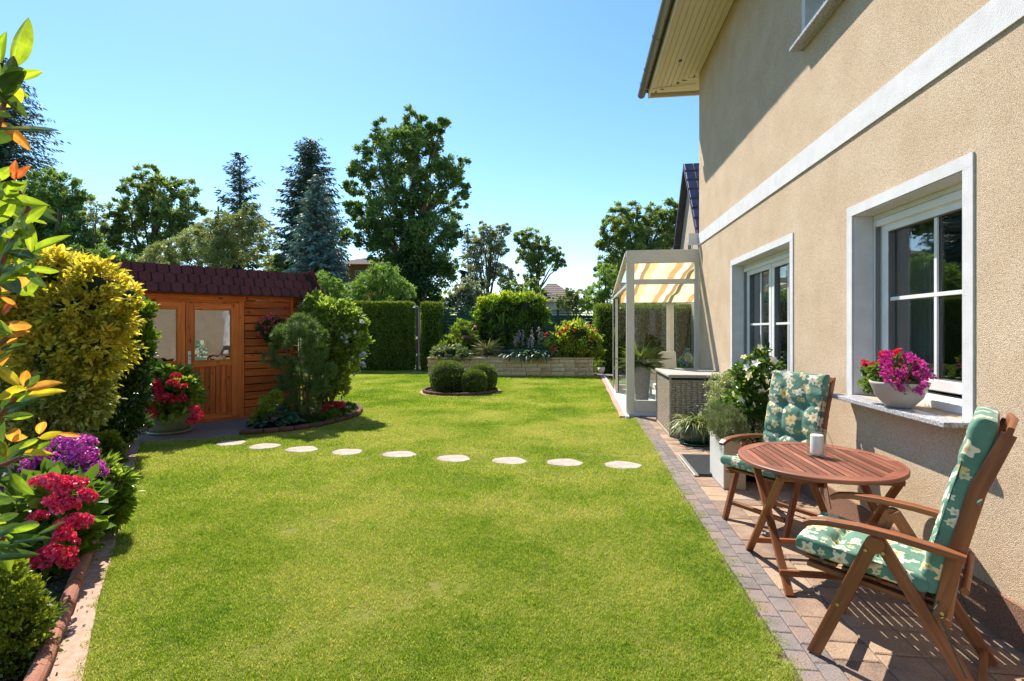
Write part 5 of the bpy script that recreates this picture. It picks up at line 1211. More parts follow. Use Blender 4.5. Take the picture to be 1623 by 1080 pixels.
shrub('glossy_evergreen', 'glossy evergreen shrub with bright tips between the golden shrub and the shed', 'shrub', [(190, 480, 22), (215, 490, 22), (205, 515, 26), (222, 540, 20), (195, 550, 26)], 6.15, 6500, 300, .055, .5, M['privet'], base=(-6.25, 5.35), core=.4, sticks=8, inner=.5, shape='round', up=.5,
      extra=[('lower_foliage', [(190, 590, 32), (170, 620, 30), (205, 620, 26), (185, 660, 30), (215, 590, 20), (205, 670, 22), (150, 650, 25), (228, 560, 12), (185, 690, 20)], 9500, 420, .055, .5, M['hollyd'], dict(inner=.5, shape='round'))])
M['boxtop'] = leafmat('box_tip', [(.10, .15, .02), (.22, .28, .03), (.32, .34, .05)], .35)
shrub('box_cushion', 'low clipped box cushion behind the purple phlox', 'shrub', [(150, 712, 17), (170, 708, 16), (183, 716, 13), (165, 728, 18), (140, 722, 14), (185, 732, 10)], 5.5, 6000, 300, .026, .6, M['box'], core=.7, inner=.8, base=(-5.3, 4.8),
      extra=[('tips', [(150, 700, 14), (172, 698, 13), (186, 706, 9)], 1600, 100, .026, .6, M['boxtop'], dict(inner=.6, up=.8))])
M['peony'] = leafmat('peony_leaf', [(.08, .17, .03), (.18, .28, .045), (.36, .44, .09)], .42)
shrub('peony', 'bushy green peony without flowers leaning over the sandy strip', 'shrub', [(165, 765, 22), (185, 790, 16), (155, 795, 22), (175, 815, 18), (145, 825, 18), (190, 765, 12), (160, 745, 14)], 3.75, 2600, 210, .085, .28, M['peony'], core=.3, base=(-3.55, 3.2), sticks=8, inner=.35, shape='round', out=.8, up=.3, curl=.25)
M['phloxleaf'] = leafmat('phlox_leaf', [(.03, .07, .015), (.06, .12, .02), (.14, .2, .04)], .3)
M['purple'] = leafmat('purple_petal', [(.38, .03, .44), (.60, .06, .62), (.75, .22, .76)], .3, tint=1)
t = shrub('phlox', 'purple phlox in full flower in the left border', 'flowers', [(100, 735, 30), (130, 745, 26), (70, 740, 26), (110, 770, 30), (40, 750, 30), (140, 770, 20), (20, 780, 26)], 3.75, 2600, 170, .07, .3, M['phloxleaf'], base=(-3.7, 3.0), core=.5, inner=.5, shape='round')
pm = [bloom_mesh('flower_head', M['purple'], .06, 110, .024, .8) for _ in range(3)]
blooms(t, [(95, 702, 11), (108, 710, 12), (125, 700, 12), (138, 704, 12), (140, 718, 12), (125, 722, 12), (112, 722, 11), (133, 735, 10), (142, 730, 9), (80, 728, 12), (84, 742, 10), (62, 725, 9), (45, 735, 9), (38, 745, 7), (150, 745, 11), (160, 750, 9), (140, 750, 10), (155, 738, 9), (120, 750, 9), (98, 735, 9), (5, 775, 12), (50, 742, 8), (115, 698, 9), (70, 716, 7)], 3.62, pm, .06)
t = shrub('red_hydrangea', 'crimson red hydrangea bush at the front of the left border', 'shrub', [(80, 800, 36), (110, 830, 30), (60, 840, 38), (90, 870, 32), (120, 790, 24), (30, 860, 34)], 3.25, 1600, 130, .11, .6, M['deepgreen'], base=(-3.2, 2.55), core=.6, inner=.6, shape='round', flat=.5)
M['rosered'] = leafmat('rose_red_petal', [(.58, .01, .10), (.80, .035, .17), (.88, .2, .36)], .3, tint=1)
rm_ = [bloom_mesh('flower_head', M['rosered'], .075, 130, .036, .7) for _ in range(4)]
blooms(t, [(63, 766, 13), (80, 762, 13), (95, 768, 14), (112, 768, 13), (125, 768, 11), (103, 776, 12), (85, 800, 14), (100, 800, 14), (112, 802, 11), (140, 788, 11), (134, 782, 9), (118, 825, 12), (130, 828, 12), (138, 825, 8), (98, 835, 11), (103, 848, 12), (96, 856, 10), (118, 858, 7), (60, 820, 11), (72, 880, 14), (88, 878, 14), (98, 885, 13), (108, 878, 11), (66, 893, 12), (52, 885, 10), (112, 893, 9)], 2.95, rm_, .075)
shrub('boxwood_bush', 'rounded boxwood with bright tips in the lower left corner', 'shrub', [(5, 975, 46), (30, 990, 38), (8, 1040, 48), (28, 1050, 36), (-35, 1000, 55), (45, 960, 20), (-5, 925, 30)], 2.35, 13000, 600, .022, .6, M['box'], core=.72, inner=.8, base=(-2.5, 1.7), shape='round', jit=.25,
      extra=[('tips', [(-5, 905, 20), (15, 915, 20), (38, 935, 18), (52, 965, 14), (20, 950, 30), (36, 1000, 28)], 3600, 240, .022, .55, M['boxtop'], dict(inner=.7, up=.8, near=.06, shape='round'))])

# photinia reaching in from the left, leaf by leaf --------------
photc = {'lime': leafmat('photinia_lime', [(.17, .27, .025), (.26, .35, .035)], .55, rough=.3, spec=.5, vein=True),
         'green': leafmat('photinia_green', [(.06, .12, .03), (.10, .17, .05)], .35, rough=.25, spec=.6, vein=True),
         'yellow': leafmat('photinia_yellow', [(.52, .42, .03), (.62, .48, .04)], .55, rough=.3, spec=.5, vein=True),
         'orange': leafmat('photinia_orange', [(.58, .22, .05), (.62, .30, .08)], .5, rough=.3, spec=.5, vein=True),
         'red': leafmat('photinia_red', [(.50, .10, .04), (.58, .17, .07)], .45, rough=.3, spec=.5, vein=True)}
def photleaf(mat, fold=.22, curl=.12, wav=0):
    """unit leaf along +x, width along y: 2 x 10 strips folded on the midrib, saw-free edge"""
    n = 10; b = MB()
    for i in range(n+1):
        s_ = i/n; w = .5*.34*(math.sin(math.pi*s_**.85)**.75 if 0 < s_ < 1 else 0.0); z0 = -curl*s_*s_+.03*math.sin(s_*5+wav)
        for sgn in (-1, -.5, 0, .5, 1): b.v.append(Vector((s_, sgn*w, z0+abs(sgn)*w*fold*2)))
    for i in range(n):
        for k in range(4):
            a = i*5+k; b.face([a, a+5, a+6, a+1], [(abs(k/4-.5)*2, i/n)]*4)
    me = b.mesh('leaf', mat, True); at_ = me.attributes.new('rnd', 'FLOAT', 'POINT'); at_.data.foreach_set('value', [random.random()]*len(me.vertices)); return me
pl = {k: [photleaf(m, random.uniform(.1, .5), random.uniform(-.05, .25), random.uniform(0, 6)) for _ in range(4)] for k, m in photc.items()}
ph = thing('photinia', 'photinia branches with large lime, yellow and coppery leaves close on the left', 'shrub', (-1.95, 1.15, 0))
def leaf(bx, by, tx, ty, col, w=1.0, d=1.5, roll=None, dd=None):
    p0 = at(bx, by, d); p1 = at(tx, ty, d+(random.uniform(-.04, .04) if dd is None else dd)); ax = p1-p0; L = ax.length; ax.normalize()
    view = (p0-Vector((0, 0, EYE))).normalized(); side = ax.cross(view).normalized(); nrm = side.cross(ax)
    q = Quaternion(ax, random.uniform(-.6, .6) if roll is None else roll); side = q @ side; nrm = q @ nrm
    if nrm.z < 0: nrm = -nrm; side = -side
    Mx_ = Matrix((ax*L, side*L*w, nrm*L)).transposed().to_4x4(); Mx_.translation = p0
    o = link('leaf', random.choice(pl[col]), ph); o.matrix_basis = Mx_; return o
LV = [(18, 105, 47, 28, 'lime', 1.0), (0, 100, 5, 48, 'lime', .9), (22, 130, 68, 112, 'lime', 1.0), (12, 150, 22, 88, 'green', 1.1), (-5, 165, 35, 105, 'green', 1.1), (0, 150, -8, 90, 'lime', 1), (-12, 178, 14, 182, 'lime', 1.2), (-30, 205, 98, 207, 'green', .16), (5, 130, 45, 105, 'lime', 1.1),
      (22, 285, 24, 254, 'red', 1.2), (25, 283, 48, 262, 'red', 1.1), (-15, 288, 24, 263, 'lime', 1.1), (10, 308, 40, 282, 'lime', 1.4), (-15, 290, 14, 297, 'yellow', 1.0), (5, 318, 75, 324, 'lime', .85), (10, 322, 38, 305, 'green', .9), (-10, 355, 25, 318, 'lime', 1.2), (-10, 330, 30, 345, 'lime', 1.0), (30, 360, 75, 325, 'lime', .9), (35, 372, 58, 398, 'lime', .5), (28, 352, 50, 375, 'lime', 1.1), (50, 400, 48, 350, 'lime', .9), (55, 398, 110, 372, 'lime', .7), (0, 375, 35, 362, 'lime', 1.0), (5, 405, 40, 375, 'green', 1.1), (35, 395, 30, 360, 'green', 1.2), (10, 400, 60, 412, 'green', 1.1), (45, 430, 102, 424, 'lime', .7), (20, 408, 55, 405, 'green', .4), (-5, 420, 50, 440, 'green', .8), (15, 440, 50, 415, 'lime', 1.0),
      (-5, 450, 30, 430, 'lime', 1), (0, 470, 28, 490, 'orange', 1.0), (5, 500, 20, 475, 'red', 1.0), (10, 535, 48, 525, 'orange', 1.0), (-5, 520, 15, 512, 'red', 1.2), (0, 555, 40, 545, 'green', .8), (-5, 570, 20, 555, 'lime', 1),
      (30, 612, -10, 580, 'yellow', 1.1), (37, 612, 42, 588, 'orange', 1.3), (40, 614, 62, 596, 'green', 1.2), (43, 617, 100, 607, 'orange', .95), (45, 626, 108, 622, 'yellow', .75), (40, 618, 0, 628, 'yellow', .9), (35, 622, 20, 640, 'lime', 1), (5, 648, 35, 638, 'green', 1.3), (0, 662, 55, 658, 'lime', .65),
      (62, 688, 70, 666, 'orange', 1.3), (62, 695, 100, 685, 'yellow', 1.3), (92, 688, 130, 692, 'orange', .8), (18, 700, 25, 678, 'orange', 1.5), (20, 700, 45, 688, 'orange', 1.0), (60, 697, 30, 712, 'lime', 1.0), (50, 716, 82, 700, 'lime', 1.1), (38, 720, 80, 717, 'yellow', .85), (28, 722, 55, 728, 'green', .8), (5, 725, -5, 695, 'lime', 1.2), (12, 728, 8, 700, 'yellow', .8),
      (-10, 745, 24, 780, 'green', 1.3), (18, 752, 48, 785, 'lime', 1.1), (-10, 800, 20, 790, 'green', 1.5), (-8, 825, 30, 815, 'green', 1.5), (8, 845, 75, 825, 'lime', .7), (10, 850, 48, 870, 'green', .6), (14, 862, 82, 853, 'green', .6), (-15, 880, 48, 878, 'green', .8), (-20, 850, 28, 832, 'green', 1.4), (60, 848, 108, 826, 'green', .4), (-10, 770, 12, 752, 'green', 1.2), (-12, 860, 40, 866, 'green', .7)]
for bx, by, tx, ty, col, w in LV: leaf(bx, by, tx, ty, col, w*.95)
for k in range(120):     # the rest of the plant, mostly left of the frame
    x = random.uniform(-170, 5); y = random.uniform(60, 900); a = random.uniform(-1.2, 1.2); L = random.uniform(45, 80)
    leaf(x, y, x+L*math.cos(a), y-L*math.sin(a), random.choice(['lime', 'lime', 'green', 'green', 'green', 'yellow', 'orange']), random.uniform(.8, 1.2), d=random.uniform(1.45, 1.9))
for k in range(26):
    x = random.uniform(0, 55); y = random.uniform(320, 470); a = random.uniform(-1.2, 2.0); L = random.uniform(35, 60)
    leaf(x-15, y, x-15+L*math.cos(a), y-L*math.sin(a), random.choice(['lime', 'green', 'green', 'green']), random.uniform(.8, 1.2), d=random.uniform(1.6, 1.9))
stb = MB()
for pts in ([(-120, 1000), (-60, 760), (10, 735), (38, 722), (62, 694)], [(-60, 760), (0, 660), (30, 625), (42, 616)], [(-120, 900), (-50, 560), (10, 400), (45, 330), (24, 286)], [(-50, 560), (-30, 300), (0, 190), (15, 130), (22, 100)], [(-100, 950), (-20, 880), (8, 850)], [(-50, 560), (0, 545), (20, 530)], [(10, 400), (40, 400), (55, 395)]):
    stb.tube([at(x, y, 1.52+.05*(i == 0)) for i, (x, y) in enumerate(pts)], [.009-.0012*i for i in range(len(pts))], 6)
stb.ob('branches', surf('red_brown_shoot', [(.16, .05, .03), (.24, .1, .05)], 20, .5, .1), ph, smooth=True)
bs = MB()
for k in range(5): bs.tube([(-1.95+.03*k, 1.15-.03*k, 0), tuple(at(-120+10*k, 1000-20*k, 1.55))], [.02, .012], 7)
bs.ob('base_stems', M['stick'], ph)

# ================================================================== trees beyond the garden
M['ok'] = leafmat('oak_leaf', [(.02, .041, .013), (.042, .075, .023), (.10, .132, .042)], .35, gain=3.0)
M['ivy'] = leafmat('ivy_leaf', [(.012, .034, .010), (.026, .06, .018), (.05, .09, .03)], .25, rough=.35, spec=.5, gain=1.7)
M['wal'] = leafmat('walnut_leaf', [(.035, .066, .024), (.08, .115, .037), (.17, .19, .066)], .4, gain=2.3)
M['pale'] = leafmat('pale_olive_leaf', [(.09, .12, .05), (.18, .22, .09), (.32, .35, .17)], .4, gain=1.15)
M['silver'] = leafmat('silvery_leaf', [(.06, .08, .05), (.14, .16, .11), (.26, .28, .20)], .35, gain=1.8)
M['lightg'] = leafmat('bright_green_leaf', [(.06, .13, .03), (.14, .24, .05), (.28, .38, .10)], .42, gain=1.25)
M['spruce'] = leafmat('spruce_needle', [(.008, .020, .014), (.018, .036, .024), (.035, .060, .040)], .1, rough=.6, gain=3.2)
M['bluespruce'] = leafmat('blue_spruce_needle', [(.02, .045, .045), (.05, .085, .08), (.10, .15, .135)], .1, rough=.6, gain=2.7)
def tree(name, label, L_px, d, n, clumps, size, mat, base_px, r0, asp=.6, cat='tree', inner=.3, spread=.18, shape='dia', gr='trees beyond the garden hedge', ntips=9, core=0.0, ivy=None, **k):
    lb = k.pop('lobe', 1.0); L = pxlobes([(x, y, r*lb) for x, y, r in L_px], d, k.pop('jit', .9)); b = at(base_px, 523, d)
    t = thing(name, label, cat, (b.x, b.y, 0), 0, gr)
    tips = [(l_[0], l_[1], l_[2]+l_[3]*.3) for l_ in random.sample(L, min(ntips, len(L)))]
    link('trunk', trunk_mesh((b.x, b.y, 0), tips, r0, M['bark']), t)
    foliage('crown', t, L, n, clumps, size, asp, mat, inner=inner, spread=spread, shape=shape, **k)
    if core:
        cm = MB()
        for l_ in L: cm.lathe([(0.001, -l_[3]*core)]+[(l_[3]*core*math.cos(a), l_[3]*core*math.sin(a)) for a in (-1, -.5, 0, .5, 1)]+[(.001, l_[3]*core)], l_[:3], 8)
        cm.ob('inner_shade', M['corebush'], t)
    if ivy: foliage('ivy', t, pxlobes(ivy[0], d-.5, .3), ivy[1], ivy[2], size*.8, .8, M['ivy'], inner=.5)
    return t
tree('oak_tree', 'tallest broad oak with an ivy-clad trunk behind the hedge', [(655, 195, 20), (648, 220, 26), (612, 215, 22), (595, 240, 22), (690, 215, 22), (702, 200, 12), (675, 245, 30), (630, 255, 30), (575, 270, 20), (560, 290, 16), (605, 290, 30), (650, 295, 32), (700, 280, 28), (728, 265, 15), (722, 300, 22), (700, 330, 26), (660, 345, 36), (610, 340, 32), (575, 345, 24), (560, 330, 14), (730, 320, 12), (585, 372, 24), (558, 375, 12), (625, 395, 36), (680, 385, 36), (712, 375, 20), (650, 425, 36), (690, 430, 30), (715, 420, 18), (735, 255, 8), (568, 300, 14)], 32, 79200, 644, .174, M['ok'], 655, .5, inner=.35, spread=.21, lobe=1.0,
     ivy=([(655, 330, 14), (662, 300, 10), (650, 360, 18), (655, 400, 24), (650, 440, 26), (672, 420, 22), (655, 475, 26), (675, 470, 22), (640, 470, 20), (690, 490, 18), (630, 490, 16)], 12000, 420), ntips=22)
def conifer(name, label, px, top, bottom, rad, d, mat, droop=.3, levels=30, nb=9, lsz=.55, narrow=1.2, gr='tall conifers beyond the garden', sparse=1.0, per=16, r0=.28):
    b = at(px, 523, d); zt = EYE+(523-top)/800*d; zb = max(.5, EYE+(523-bottom)/800*d); Rm = rad/800*d
    t = thing(name, label, 'conifer', (b.x, b.y, 0), 0, gr); br = MB(); br.tube([(b.x, b.y, 0), (b.x, b.y, zb), (b.x+.05, b.y, zt*.6), (b.x, b.y, zt)], [r0, r0*.9, r0*.5, .03], 8)
    P, A, S = [], [], []
    for k in range(levels):
        f_ = k/(levels-1); z = zb+(zt-zb)*f_; rr = Rm*(1-f_)**(1/narrow)*random.uniform(.78, 1.12)+.12
        for j in range(max(3, int(nb*(1-.4*f_)*sparse))):
            a = random.uniform(0, 6.283); L = rr*random.uniform(.6, 1.1); p = Vector((b.x, b.y, z+random.uniform(-.3, .3))); el = random.uniform(-.05, .30)+.5*f_
            m_ = max(3, int(per*L/Rm)); path = [p.copy()]
            for q in range(m_):
                ee = el-droop*1.9*(q/m_)+(.5*droop if q/m_ > .75 else 0); p = p+Vector((math.cos(a)*math.cos(ee), math.sin(a)*math.cos(ee), math.sin(ee)))*L/m_; path.append(p.copy())
                wdt = L*.20*(1-q/m_*.6)
                for _ in range(3):
                    sd_ = random.choice((-1, 1)); out_ = Vector((math.cos(a+sd_*random.uniform(.3, 1.3)), math.sin(a+sd_*random.uniform(.3, 1.3)), random.uniform(-.75, .15)-droop*.6))
                    P.append(p+Vector((random.uniform(-1, 1), random.uniform(-1, 1), 0))*wdt*.5); A.append(out_); S.append(lsz*random.uniform(.6, 1.2)*(.55+.45*(1-f_)))
            br.tube([path[0], path[len(path)//2], path[-1]], [.035, .02, .006], 3, cap=False)
    br.ob('trunk', M['bark'], t)
    link('crown', leafmesh('crown', np.array([tuple(v) for v in P]), np.array([tuple(v) for v in A]), np.array(S), .26, mat), t); return t
conifer('spruce_tree', 'great dark drooping spruce towering at the far left', 5, 100, 560, 125, 27, M['spruce'], droop=.42, levels=62, nb=22, lsz=.42, narrow=1.9, per=24)
conifer('spruce_tree', 'pointed open spruce standing between the walnut and the twin conifers', 380, 246, 470, 66, 38, M['spruce'], droop=.05, levels=26, nb=13, lsz=.6, narrow=1.6, per=17)
conifer('fir_tree', 'tall columnar dark conifer left of the oak', 493, 228, 500, 62, 36, M['spruce'], droop=.2, levels=60, nb=18, lsz=.6, narrow=2.6, per=16)
conifer('blue_spruce', 'blue-green spruce in front of the tall columnar conifer', 503, 285, 520, 60, 29, M['bluespruce'], droop=.3, levels=46, nb=18, lsz=.45, narrow=1.6, per=16)
conifer('cypress', 'thin dark conifer tip right of the oak', 741, 362, 520, 18, 36, M['spruce'], droop=.1, levels=22, nb=8, lsz=.5, narrow=1.6, per=8, r0=.12)
tree('lime_tree', 'dark rounded tree in front of the great spruce', [(85, 300, 28), (115, 315, 25), (60, 330, 30), (100, 345, 32), (130, 345, 18), (80, 375, 34), (120, 380, 28), (40, 370, 36), (145, 395, 20), (15, 330, 30), (60, 410, 36), (110, 415, 30)], 25, 42900, 517, .143, M['ok'], 90, .3)
tree('walnut_tree', 'spreading walnut above the shed roof', [(235, 283, 20), (212, 300, 22), (255, 300, 22), (285, 300, 20), (300, 318, 18), (190, 310, 14), (240, 325, 28), (205, 340, 24), (275, 340, 28), (312, 345, 18), (180, 350, 18), (250, 360, 28), (295, 370, 24), (200, 375, 26), (165, 380, 20), (235, 395, 28), (280, 400, 24), (320, 370, 10), (180, 400, 22)], 30, 39600, 379, .145, M['wal'], 240, .35, ntips=16, spread=.19)
tree('willow_tree', 'pale olive fruit tree just behind the shed roof', [(255, 405, 22), (280, 395, 20), (310, 385, 24), (335, 370, 22), (365, 360, 22), (390, 350, 18), (410, 365, 18), (425, 385, 14), (345, 400, 26), (380, 395, 26), (415, 405, 16), (300, 415, 20), (235, 415, 14), (395, 330, 9), (350, 345, 10)], 19, 45760, 644, .076, M['pale'], 340, .18, asp=.35, ntips=14)
tree('sapling_tree', 'thin half-bare tree with sparse leaves at the edge of the dark trees', [(150, 330, 10), (160, 350, 9), (145, 350, 10), (158, 330, 6)], 24, 1201, 69, .086, M['silver'], 135, .08, ntips=4)
tree('maple_tree', 'bright green young tree over the hedge in front of the orange house', [(600, 440, 20), (580, 450, 18), (622, 445, 20), (640, 460, 16), (560, 462, 18), (605, 465, 22), (570, 480, 14), (590, 425, 10), (615, 422, 8), (650, 470, 10)], 22, 25740, 413, .081, M['lightg'], 600, .12, asp=.35)
tree('hazel_tree', 'smaller bright bush just right of the shed roof', [(515, 445, 14), (530, 455, 14), (520, 465, 16), (505, 455, 10), (540, 470, 12)], 20.5, 9152, 161, .067, M['lightg'], 520, .08, asp=.4)
tree('silver_poplar', 'airy silvery tree right of the oak', [(768, 372, 15), (785, 385, 14), (800, 368, 9), (755, 392, 14), (775, 405, 18), (795, 395, 12), (750, 415, 14), (785, 430, 16), (760, 440, 16), (800, 435, 12), (745, 375, 9), (803, 360, 5), (790, 365, 7), (765, 358, 5)], 34, 13200, 276, .139, M['silver'], 775, .22, ntips=14, inner=.2, spread=.24)
tree('ash_tree', 'round open crowned tree above the grey roofs', [(845, 378, 15), (828, 378, 12), (860, 385, 14), (838, 398, 16), (862, 402, 16), (878, 400, 12), (888, 412, 10), (850, 418, 16), (875, 420, 12), (828, 415, 12), (892, 420, 6), (835, 435, 12), (858, 432, 10)], 38, 17600, 229, .139, M['wal'], 842, .28, ntips=12, inner=.25)
tree('linden_tree', 'dense green tree rising behind the conservatory', [(985, 345, 20), (1003, 335, 16), (1030, 340, 20), (1058, 338, 20), (970, 365, 20), (1000, 370, 30), (1040, 370, 32), (1070, 360, 24), (958, 390, 14), (980, 400, 28), (1015, 410, 34), (1055, 405, 30), (965, 425, 20), (995, 440, 28), (1040, 440, 28), (1085, 345, 18), (1085, 390, 22), (950, 380, 8)], 28, 52800, 529, .128, M['wal'], 1020, .35, ntips=14)
tree('elder_tree', 'shorter leafy tree between the planter fence and the conservatory', [(962, 432, 14), (975, 450, 16), (955, 455, 16), (940, 470, 16), (965, 475, 18), (985, 470, 14), (930, 482, 10), (948, 440, 7)], 21, 17160, 252, .071, M['lightg'], 960, .10, asp=.4)
tree('apple_tree', 'low pale fruit tree over the green fence on the right', [(905, 475, 12), (920, 470, 12), (893, 482, 10), (885, 473, 8), (915, 485, 12), (935, 462, 7), (900, 462, 6)], 22, 9724, 184, .062, M['pale'], 910, .07)
tree('olive_shrub_tree', 'grey-green rounded tree left of the laurel block', [(740, 460, 16), (725, 468, 14), (758, 465, 14), (770, 475, 12), (745, 480, 16), (715, 482, 12), (765, 450, 8)], 23, 14872, 252, .071, M['silver'], 745, .08, core=.5)
tree('cherry_tree', 'leafy tree directly behind the laurel block', [(800, 452, 11), (815, 455, 12), (830, 462, 12), (850, 460, 10), (842, 448, 8), (862, 468, 8)], 25, 7436, 138, .081, M['wal'], 825, .09)
tree('hornbeam_tree', 'mid green tree at the foot of the twin conifers, over the shed roof end', [(548, 375, 12), (440, 420, 16), (455, 440, 16), (430, 440, 14)], 34, 14872, 229, .143, M['wal'], 455, .16)
tree('beech_tree', 'dark tree low behind the shed on the left', [(140, 410, 26), (175, 415, 22), (100, 440, 30), (200, 430, 24), (60, 450, 36)], 22, 18590, 276, .104, M['ok'], 140, .2, core=.5)
# distant wood so that no bare horizon shows between the gardens
fw = thing('far_trees', None, None, (0, 60, 0))
tag(fw, 'distant belt of green trees closing the horizon', 'wood', None, 'stuff')
L = [(x+random.uniform(-2, 2), 58+random.uniform(-6, 8), random.uniform(1, 3.2), random.uniform(2.2, 3.4)) for x in np.arange(-75, 45, 2.6)]
foliage('foliage', fw, L, 30000, 900, .6, .6, M['wal'], inner=.5)

# ================================================================== houses behind
def hiphouse(name, label, px0, px1, eave_py, ridge_py, d, wall, roof, depth=7, win=()):
    a, b_ = at(px0, eave_py, d), at(px1, eave_py, d); ze = a.z; zr = EYE+(523-ridge_py)/800*d; u = (b_-a); u.z = 0; L = u.length; u.normalize(); nn = Vector((-u.y, u.x, 0))
    t = thing(name, label, 'house', (a.x, a.y, 0)); c = (a+b_)/2+nn*depth/2; ang = math.atan2(u.y, u.x); Rz = Matrix.Rotation(ang, 3, 'Z')
    MB().box((c.x, c.y, ze/2), (L-.6, depth-.6, ze), Rz).ob('wall', wall, t)
    r_ = MB(); e = .15; P = [a-u*e-nn*e, b_+u*e-nn*e, b_+u*e+nn*(depth+e), a-u*e+nn*(depth+e)]; ins = min(depth/2, L/2.6)
    R0 = a+u*ins+nn*depth/2; R1 = b_-u*ins+nn*depth/2; R0.z = R1.z = zr
    r_.v = P+[R0, R1]; 
    for f in ([0, 1, 5, 4], [2, 3, 4, 5], [1, 2, 5], [3, 0, 4], [3, 2, 1, 0]): r_.face(f, [(r_.v[i].x, r_.v[i].y) for i in f])
    r_.ob('roof', roof, t)
    rows = 7
    for k in range(rows):      # tile courses as raised strips on the near slope
        f_ = (k+.5)/rows; p = P[0].lerp(R0, f_); q = P[1].lerp(R1, f_); MB().bar(p, q, .10, .05).ob('tile_course', roof, t)
    for wx, wz, ww, wh in win:
        p = a+u*(L*wx)-nn*(-.27); f = MB().box((p.x, p.y, wz), (ww, .06, wh), Rz).ob('window', M['pvc'], t); MB().box((p.x-nn.x*.04, p.y-nn.y*.04, wz), (ww*.8, .03, wh*.8), Rz).ob('pane', M['grey_gasket'], f)
    return t
orange = surf('orange_render', [(.50, .20, .075), (.58, .25, .1)], 3, .9, .2)
brownroof = surf('brown_grey_tiles', [(.14, .10, .09), (.22, .17, .15)], 5, .8, .3); greyroof = surf('mauve_grey_tiles', [(.13, .10, .105), (.20, .155, .16)], 5, .8, .3)
hiphouse('orange_house', 'orange rendered house with a brown hipped roof behind the bright tree', 515, 660, 419, 398, 40, orange, brownroof, win=[(.38, 5.8, .9, 1.0), (.2, 4.2, .9, 1.2)])
hiphouse('grey_roofed_house', 'pale bungalow with a mauve-grey roof over the fence', 832, 892, 478, 455, 32, surf('off_white_wall', [(.55, .5, .45), (.62, .58, .53)], 3, .9, .1), greyroof, depth=5)
hiphouse('brown_roofed_house', 'farther house with a steeper brown roof half hidden by the round tree', 848, 912, 472, 443, 45, nb_wall, brownroof, depth=8)
hiphouse('low_roofed_house', 'long low reddish roof at the left of the round tree', 796, 850, 474, 458, 40, nb_wall, brownroof, depth=6)

# ================================================================== grass
def inside(poly, X, Y):
    c = np.zeros(len(X), bool); n = len(poly)
    for i in range(n):
        x1, y1 = poly[i]; x2, y2 = poly[(i+1) % n]; k = ((y1 > Y) != (y2 > Y)) & (X < (x2-x1)*(Y-y1)/(y2-y1+1e-12)+x1); c ^= k
    return c
def grass_points(step, y0, y1):
    xs, ys = np.meshgrid(np.arange(-9, 1.1, step), np.arange(y0, y1, step)); X = xs.ravel()+RNG.uniform(-.6, .6, xs.size)*step; Y = ys.ravel()+RNG.uniform(-.6, .6, xs.size)*step
    Xe = X+.022*np.sin(Y*23)+.014*np.sin(Y*61)-(X > .5)*(.022+.022*np.sin(Y*37)+.016*np.sin(Y*91)); ok = inside(lawn_poly, Xe, Y)
    Xc = X*CY+Y*SY; Zc = Y*CY-X*SY; ok &= (Zc > .9) & (np.abs(Xc) < Zc*1.15+.6)
    for sx_, sy_ in spos: ok &= ((X-sx_)/.25)**2+((Y-sy_)/.195)**2 > 1
    ok &= ((X-BC[0])**2+(Y-BC[1])**2) > 1.02**2
    ok &= ~((X > -.1) & (X < .93) & (np.abs(Y-6.35) < .035+.02*np.sin(X*20))) & ~((X > .05) & (np.abs(Y-8.93) < .04))
    # thin, dry spots let the turf show through
    thin = np.sin(X*1.7+1.3*np.sin(Y*1.1))*np.sin(Y*1.9+.8*np.sin(X*2.3)); ok &= (thin < .93) | (RNG.random(len(X)) < .5)
    return X[ok], Y[ok]
tufts = []
M['grass'] = None
m, n, l, b = newmat('grass_blade')
g_ = n.new('ShaderNodeNewGeometry'); n1 = n.new('ShaderNodeTexNoise'); n1.inputs['Scale'].default_value = .9; n1.inputs['Detail'].default_value = 3; l.new(g_.outputs['Position'], n1.inputs['Vector'])
n2 = n.new('ShaderNodeTexNoise'); n2.inputs['Scale'].default_value = 9; n2.inputs['Detail'].default_value = 2; l.new(g_.outputs['Position'], n2.inputs['Vector'])
at_ = n.new('ShaderNodeAttribute'); at_.attribute_name = 'rnd'
s1 = n.new('ShaderNodeMath'); s1.operation = 'MULTIPLY_ADD'; s1.inputs[1].default_value = 1.7; l.new(n1.outputs['Fac'], s1.inputs[0])
s2 = n.new('ShaderNodeMath'); s2.operation = 'MULTIPLY_ADD'; s2.inputs[1].default_value = .55; s2.inputs[2].default_value = -.84; l.new(n2.outputs['Fac'], s2.inputs[0]); l.new(s2.outputs[0], s1.inputs[2])
s3 = n.new('ShaderNodeMath'); s3.operation = 'MULTIPLY_ADD'; s3.inputs[1].default_value = .8; l.new(at_.outputs['Fac'], s3.inputs[0]); l.new(s1.outputs[0], s3.inputs[2])
rr = ramp(n, [(.095, .19, .012), (.19, .31, .02), (.31, .40, .03), (.44, .46, .06), (.55, .48, .18)], [.2, .45, .68, .88, 1]); l.new(s3.outputs[0], rr.inputs[0])
l.new(rr.outputs[0], b.inputs['Base Color']); b.inputs['Roughness'].default_value = .5; b.inputs['Specular IOR Level'].default_value = .25
tl = n.new('ShaderNodeBsdfTranslucent'); mu = n.new('ShaderNodeMix'); mu.data_type = 'RGBA'; mu.blend_type = 'MULTIPLY'; mu.inputs[0].default_value = 1; l.new(rr.outputs[0], mu.inputs[6]); mu.inputs[7].default_value = (1.4, 1.45, .8, 1); l.new(mu.outputs[2], tl.inputs[0])
mx = n.new('ShaderNodeMixShader'); mx.inputs[0].default_value = .4; l.new(b.outputs[0], mx.inputs[1]); l.new(tl.outputs[0], mx.inputs[2]); l.new(mx.outputs[0], n['Material Output'].inputs[0]); M['grass'] = m
